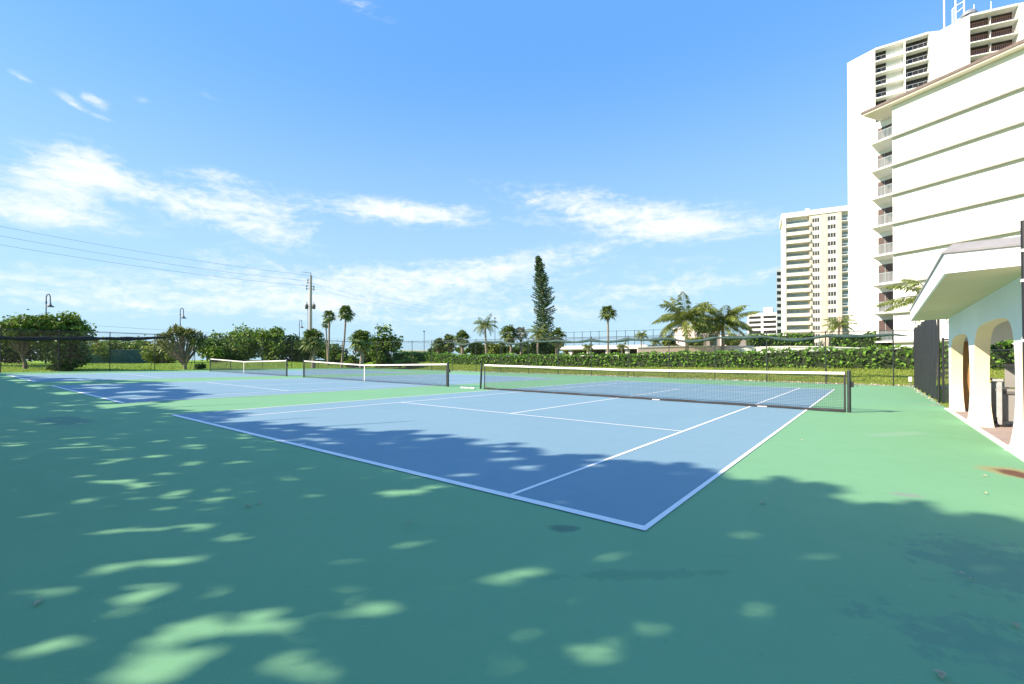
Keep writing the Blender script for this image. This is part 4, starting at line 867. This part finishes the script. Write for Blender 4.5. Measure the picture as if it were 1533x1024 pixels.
for y0, y1, lab in ((484, 513, 'upper low cable passing behind the bushes at left'), (493, 513.5, 'lower low cable passing behind the bushes at left')):
    wire(lab, at(90, y0, 62), at(668, y1, 82), .3, .020)
LM = 'curved street lamps along the road beyond the left fence'
for px_, top, d, lab in ((68.5, 440, 48, 'hooked black street lamp above the dark many stemmed tree, largest in view'), (269.5, 461, 60, 'hooked black street lamp above the pandanus tree'), (448, 479, 79, 'hooked black street lamp just left of the utility pole, smallest in view')):
    lb = base_at(px_, d); tp = at(px_, top, d)[2]; r_ = thing('street_lamp', lab, 'street lamp', lb, LM); hk = .42; zt = tp-hk
    MB().tube([lb-[0, 0, .2], [lb[0], lb[1], zt-1.6]], [.09, .065], 8).build('pole', M['black'], r_)
    P = [np.array([lb[0], lb[1], zt-1.6])]+[np.array([lb[0], lb[1], zt])+rt_*hk/2*(1-cos(a))*1.0+np.array([0, 0, hk*sin(a)]) for a in np.linspace(0, pi, 9)]; e = P[-1]-[0, 0, .55]; P.append(e)
    MB().tube(P, .045, 6).build('arm', M['black'], r_)
    h_ = MB(); h_.lathe([(.05, .05), (.09, 0), (.10, -.12), (.17, -.2), (.33, -.32), (.34, -.36), (.0, -.33)], e, 14); h_.build('lamp_shade', M['greydark'], r_)
    h_ = MB(); h_.lathe([(.05, .12), (.08, 0), (.05, -.12)], (lb[0], lb[1], zt-.45), 8); h_.build('collar', M['black'], r_)
for px_, top, d, bot, lab in ((635, 496, 70, 536, 'thin bare pole right of the white shed'), (741, 476, 75, 520, 'thin bare pole right of the slim coconut palm head')):
    q = base_at(px_, d); p_ = thing('thin_pole', lab, 'pole', q); MB().tube([q, at(px_, top, d)], .045, 6).build('shaft', M['wire'], p_); e = at(px_, top, d); MB().box(e, (.35, .1, .12), (rt_[0], rt_[1])).build('head', M['wire'], p_)

# ------------------------------------------------------------------ shade trees behind the camera that throw the dappled shade
DAP = [(8,666,25,2.5,0),(95,671,41,2.5,0),(12,687,15,2,0),(157,689,21,3,0),(273,670,21,4,0),(344,656,25,1.7,0),(372,672,29,3,0),(385,662,25,2,0),(149,721,39,3.3,-3),(116,713,14,2,0),(248,743,26,8,0),(325,736,21,4,0),(153,770,25,3.3,0),(232,765,33,3.3,0),
 (132,799,33,3,0),(203,795,35,6,0),(286,792,46,6,0),(323,807,58,4,-4),(418,828,19,4,0),(300,828,14,3,0),(108,853,33,4,0),(195,846,41,5,-4),(248,842,29,3,-5),(62,881,70,9,-8),(195,881,48,10,0),(161,911,39,8,-6),(232,948,100,11,-11),(372,937,58,21,0),(410,972,39,7,-8),
 (223,975,70,6,-5),(232,997,58,16,-8),(165,1016,62,12,-5),(372,1010,50,12,-8),(430,1014,37,10,0),(12,776,12,2.5,0),(12,734,12,2.5,0),(430,741,25,2.5,0),(422,718,21,4,0),(364,722,11,2,0),
 (527,919,45,12,-5),(575,737,35,4.5,0),(746,866,50,12,-14),(497,885,18,6,0),(763,949,24,7,0),(832,897,25,6,0),(843,983,45,14,0),(902,967,20,8,0),(1117,921,27,11,0),(1136,884,14,4,0),(1186,835,18,3,0),(1460,855,18,5,0),(712,1000,30,10,0),(900,834,40,4,-10),(630,884,15,5,0),(1500,990,16,5,0),
 (747,690,39,4,-3),(777,702,25,4,-3),(665,712,22,3,0),(626,658,18,2,0),(583,695,20,2,0),(570,705,20,2,0),(593,714,18,3,0),(738,677,20,1.6,0),(728,669,25,2,0),(640,728,20,2,0),(461,658,26,3,0),(490,664,20,1.5,0),(880,690,18,2,0),(870,698,18,2,0),(1040,700,16,2,0),(1010,709,14,2,0),
 (35,610,25,1.5,0),(90,607,15,1.2,0),(150,602,20,1.2,0),(1430,780,10,3,0),(1240,745,12,4,0)]
DAP = np.array(DAP, float)
frng = np.random.default_rng(21)
FLK = [(frng.uniform(-17, .8), frng.uniform(-3.4, 1.4), frng.uniform(.02, .10), frng.uniform(.02, .07), frng.uniform(0, pi)) for _ in range(210)]
FLK = [f for f in FLK if frng.random() < (.95 if f[0] < -4 else .45)]
EDX = np.array([-70, -45, -40, -36, -33, -29, -26, -22, -19, -16.5, -15, -13.5, -12.1, -11.4, -10.6, -10, -9.1, -7.6, -6.45, -5.7, -4.74, -3.6, -2.53, -1.9, -1.47, -1.0, -.59, -.1, .13, .35, .53, .8, 1.01, 1.12, 1.37, 1.65, 1.93, 2.15, 2.41, 9])
EDY = np.array([1, 0.2, .4, .9, 2.2, 3.2, 4.3, 3.2, 3.0, 2.6, 1.2, .2, .35, .7, 1.35, .9, .35, .95, 1.36, 1.7, 2.05, 1.95, 2.15, 2.0, 2.3, 2.35, 2.6, 2.45, 2.1, 2.25, 2.55, 2.55, 2.5, 2.05, 2.2, 2.18, 2.15, 2.3, 2.25, 2.0])
def shade_ok(P):
    "keep leaves whose shadow falls inside the shaded ground and outside the sun flecks"
    tz = (P[:, 2]-SL*P[:, 0])/math.tan(SUN_EL); gx = P[:, 0]+SUN_D[0]*tz; gy = P[:, 1]+SUN_D[1]*tz
    zg = SL*gx; jx = .26*np.sin(gx*5.1+gy*2)+.24*np.sin(gx*9.3-gy*3)+.16*np.sin(gx*17+gy*5)
    ok = gy < np.interp(gx, EDX, EDY)+jx*.6-.10
    # sun streaks between the boughs on the two farther courts
    str2 = np.sin(gy*2.3+gx*1.1+1.3*np.sin(gx*.9-gy*.4))+np.sin(gx*2.1-gy*1.6+1.1*np.sin(gy*1.3))+.6*np.sin(gx*4.3+gy*3.7); ok &= ~((gx < -13) & (gy > -.8) & (str2 > .55))
    G = np.stack([gx, gy, zg], 1); dpt = (G-CAM) @ Mx[2]; f = dpt > .5; dd_ = np.maximum(dpt, .5); u, v = to_px(np.where(f[:, None], G, CAM+Mx[2]*5))
    for fx, fy, ra, rb, ro in FLK:
        c, s_ = cos(ro), sin(ro); a = ((gx-fx)*c+(gy-fy)*s_)/(ra+.08); b_ = ((gy-fy)*c-(gx-fx)*s_)/(rb+.08); ok &= a*a+b_*b_ > 1
    for cx_, cy_, rx, ry, t_ in DAP:
        c, s_ = cos(rad(t_)), sin(rad(t_)); du, dv = u-cx_, v-cy_; a = (du*c+dv*s_)/(rx*.92+46/dd_); b_ = (dv*c-du*s_)/(ry*.88+60/dd_**2)
        ok &= ~(f & (a*a+b_*b_ < 1+.30*np.sin(du*.21+dv*.5)+.35*np.sin(gx*17+gy*9)+.25*np.sin(gx*31-gy*23)))
    return ok
SHG = 'shade trees behind the near end of the courts'
# x, y, crown height, crown half sizes
SHT = [(-7.5, -8.6, 5.9, 3.4, 3.4, 3.4), (-2.0, -9.0, 5.2, 3.3, 3.6, 3.1), (-12.6, -8.4, 6.2, 3.6, 3.4, 3.7), (-18.2, -8.6, 6.6, 3.7, 3.5, 3.8), (-24, -8.2, 6.8, 3.8, 3.5, 3.9), (-30, -8.4, 6.6, 3.9, 3.6, 3.8), (-36.2, -8.4, 6.2, 3.9, 3.6, 3.6), (-43, -8.6, 6.0, 4.0, 3.6, 3.5), (-50, -8.8, 5.8, 4.0, 3.6, 3.4)]
labs = ['second', 'nearest', 'third', 'fourth', 'fifth', 'sixth', 'seventh', 'eighth', 'ninth']
shade = mat('shade_tree_leaf', (.055, .095, .022), .45, 0, 1, island=.5, trans=.08)
for (x, y, hc, rx, ry, rz), lb in zip(SHT, labs):
    base = np.array([x, y, float(zc(x))]); root = thing('shade_tree', 'spreading leafy shade tree behind the near end of the courts, %s from the right' % lb if lb != 'nearest' else 'spreading leafy shade tree behind the near end of the courts, rightmost of its row', 'tree', base, SHG)
    t = MB(); fk = base+[.1, -.1, 2.3]; t.tube([base-[0, 0, .2], base+[.06, .05, 1.2], fk], [.24, .19, .17], 10); cl = []
    for i in range(30):
        d = unit(1)[0]; c = np.array([x, y, hc+zc(x)])+d*np.array([rx, ry, rz])*rng.uniform(.35, .95); cl.append(c)
        if i < 14: t.tube([fk, (fk+c)/2+rng.normal(0, .2, 3), c], [.09, .06, .02], 5, caps=False)
    n = 17000; d = unit(n); P = np.array([x, y, hc+zc(x)])+d*np.array([rx, ry, rz])*(rng.random(n)[:, None]**.40)
    n2 = 6000; ci = np.array(cl)[rng.integers(0, 30, n2)]; P = np.concatenate([P, ci+unit(n2)*np.array([1.0, 1.0, .8])*rng.random(n2)[:, None]**.5])
    P = P[(P[:, 1] < -4.3) & shade_ok(P)]
    t.build('trunk', M['bark'], root); MB().quads(leaf_quads(P, .115, .75, .5)).build('crown', shade, root)

# ------------------------------------------------------------------ litter on the court
for i, (px_, py_) in enumerate(((1010, 627), (625, 779), (612, 785), (1474, 714), (1330, 617), (1290, 620), (820, 788), (1142, 755), (1336, 770), (1440, 862), (1455, 870), (1410, 1015), (1405, 1012), (1520, 940), (58, 905), (372, 760), (388, 755), (1475, 740), (1200, 660))):
    G = ground(px_, py_); s_ = rng.uniform(.018, .045); a = rng.uniform(0, pi); d = np.array([cos(a), sin(a), 0])*s_; e = np.array([-sin(a), cos(a), 0])*s_*.4; c = G+[0, 0, .014]
    MB().add([c-d, c-e+[0, 0, .012], c+d, c+e+[0, 0, .008]], [(0, 1, 2, 3)]).build('fallen_leaf', M['dryfall'], loc=G, cat='leaf', group='fallen leaves on the court', label='tiny dry leaf lying on the painted court')
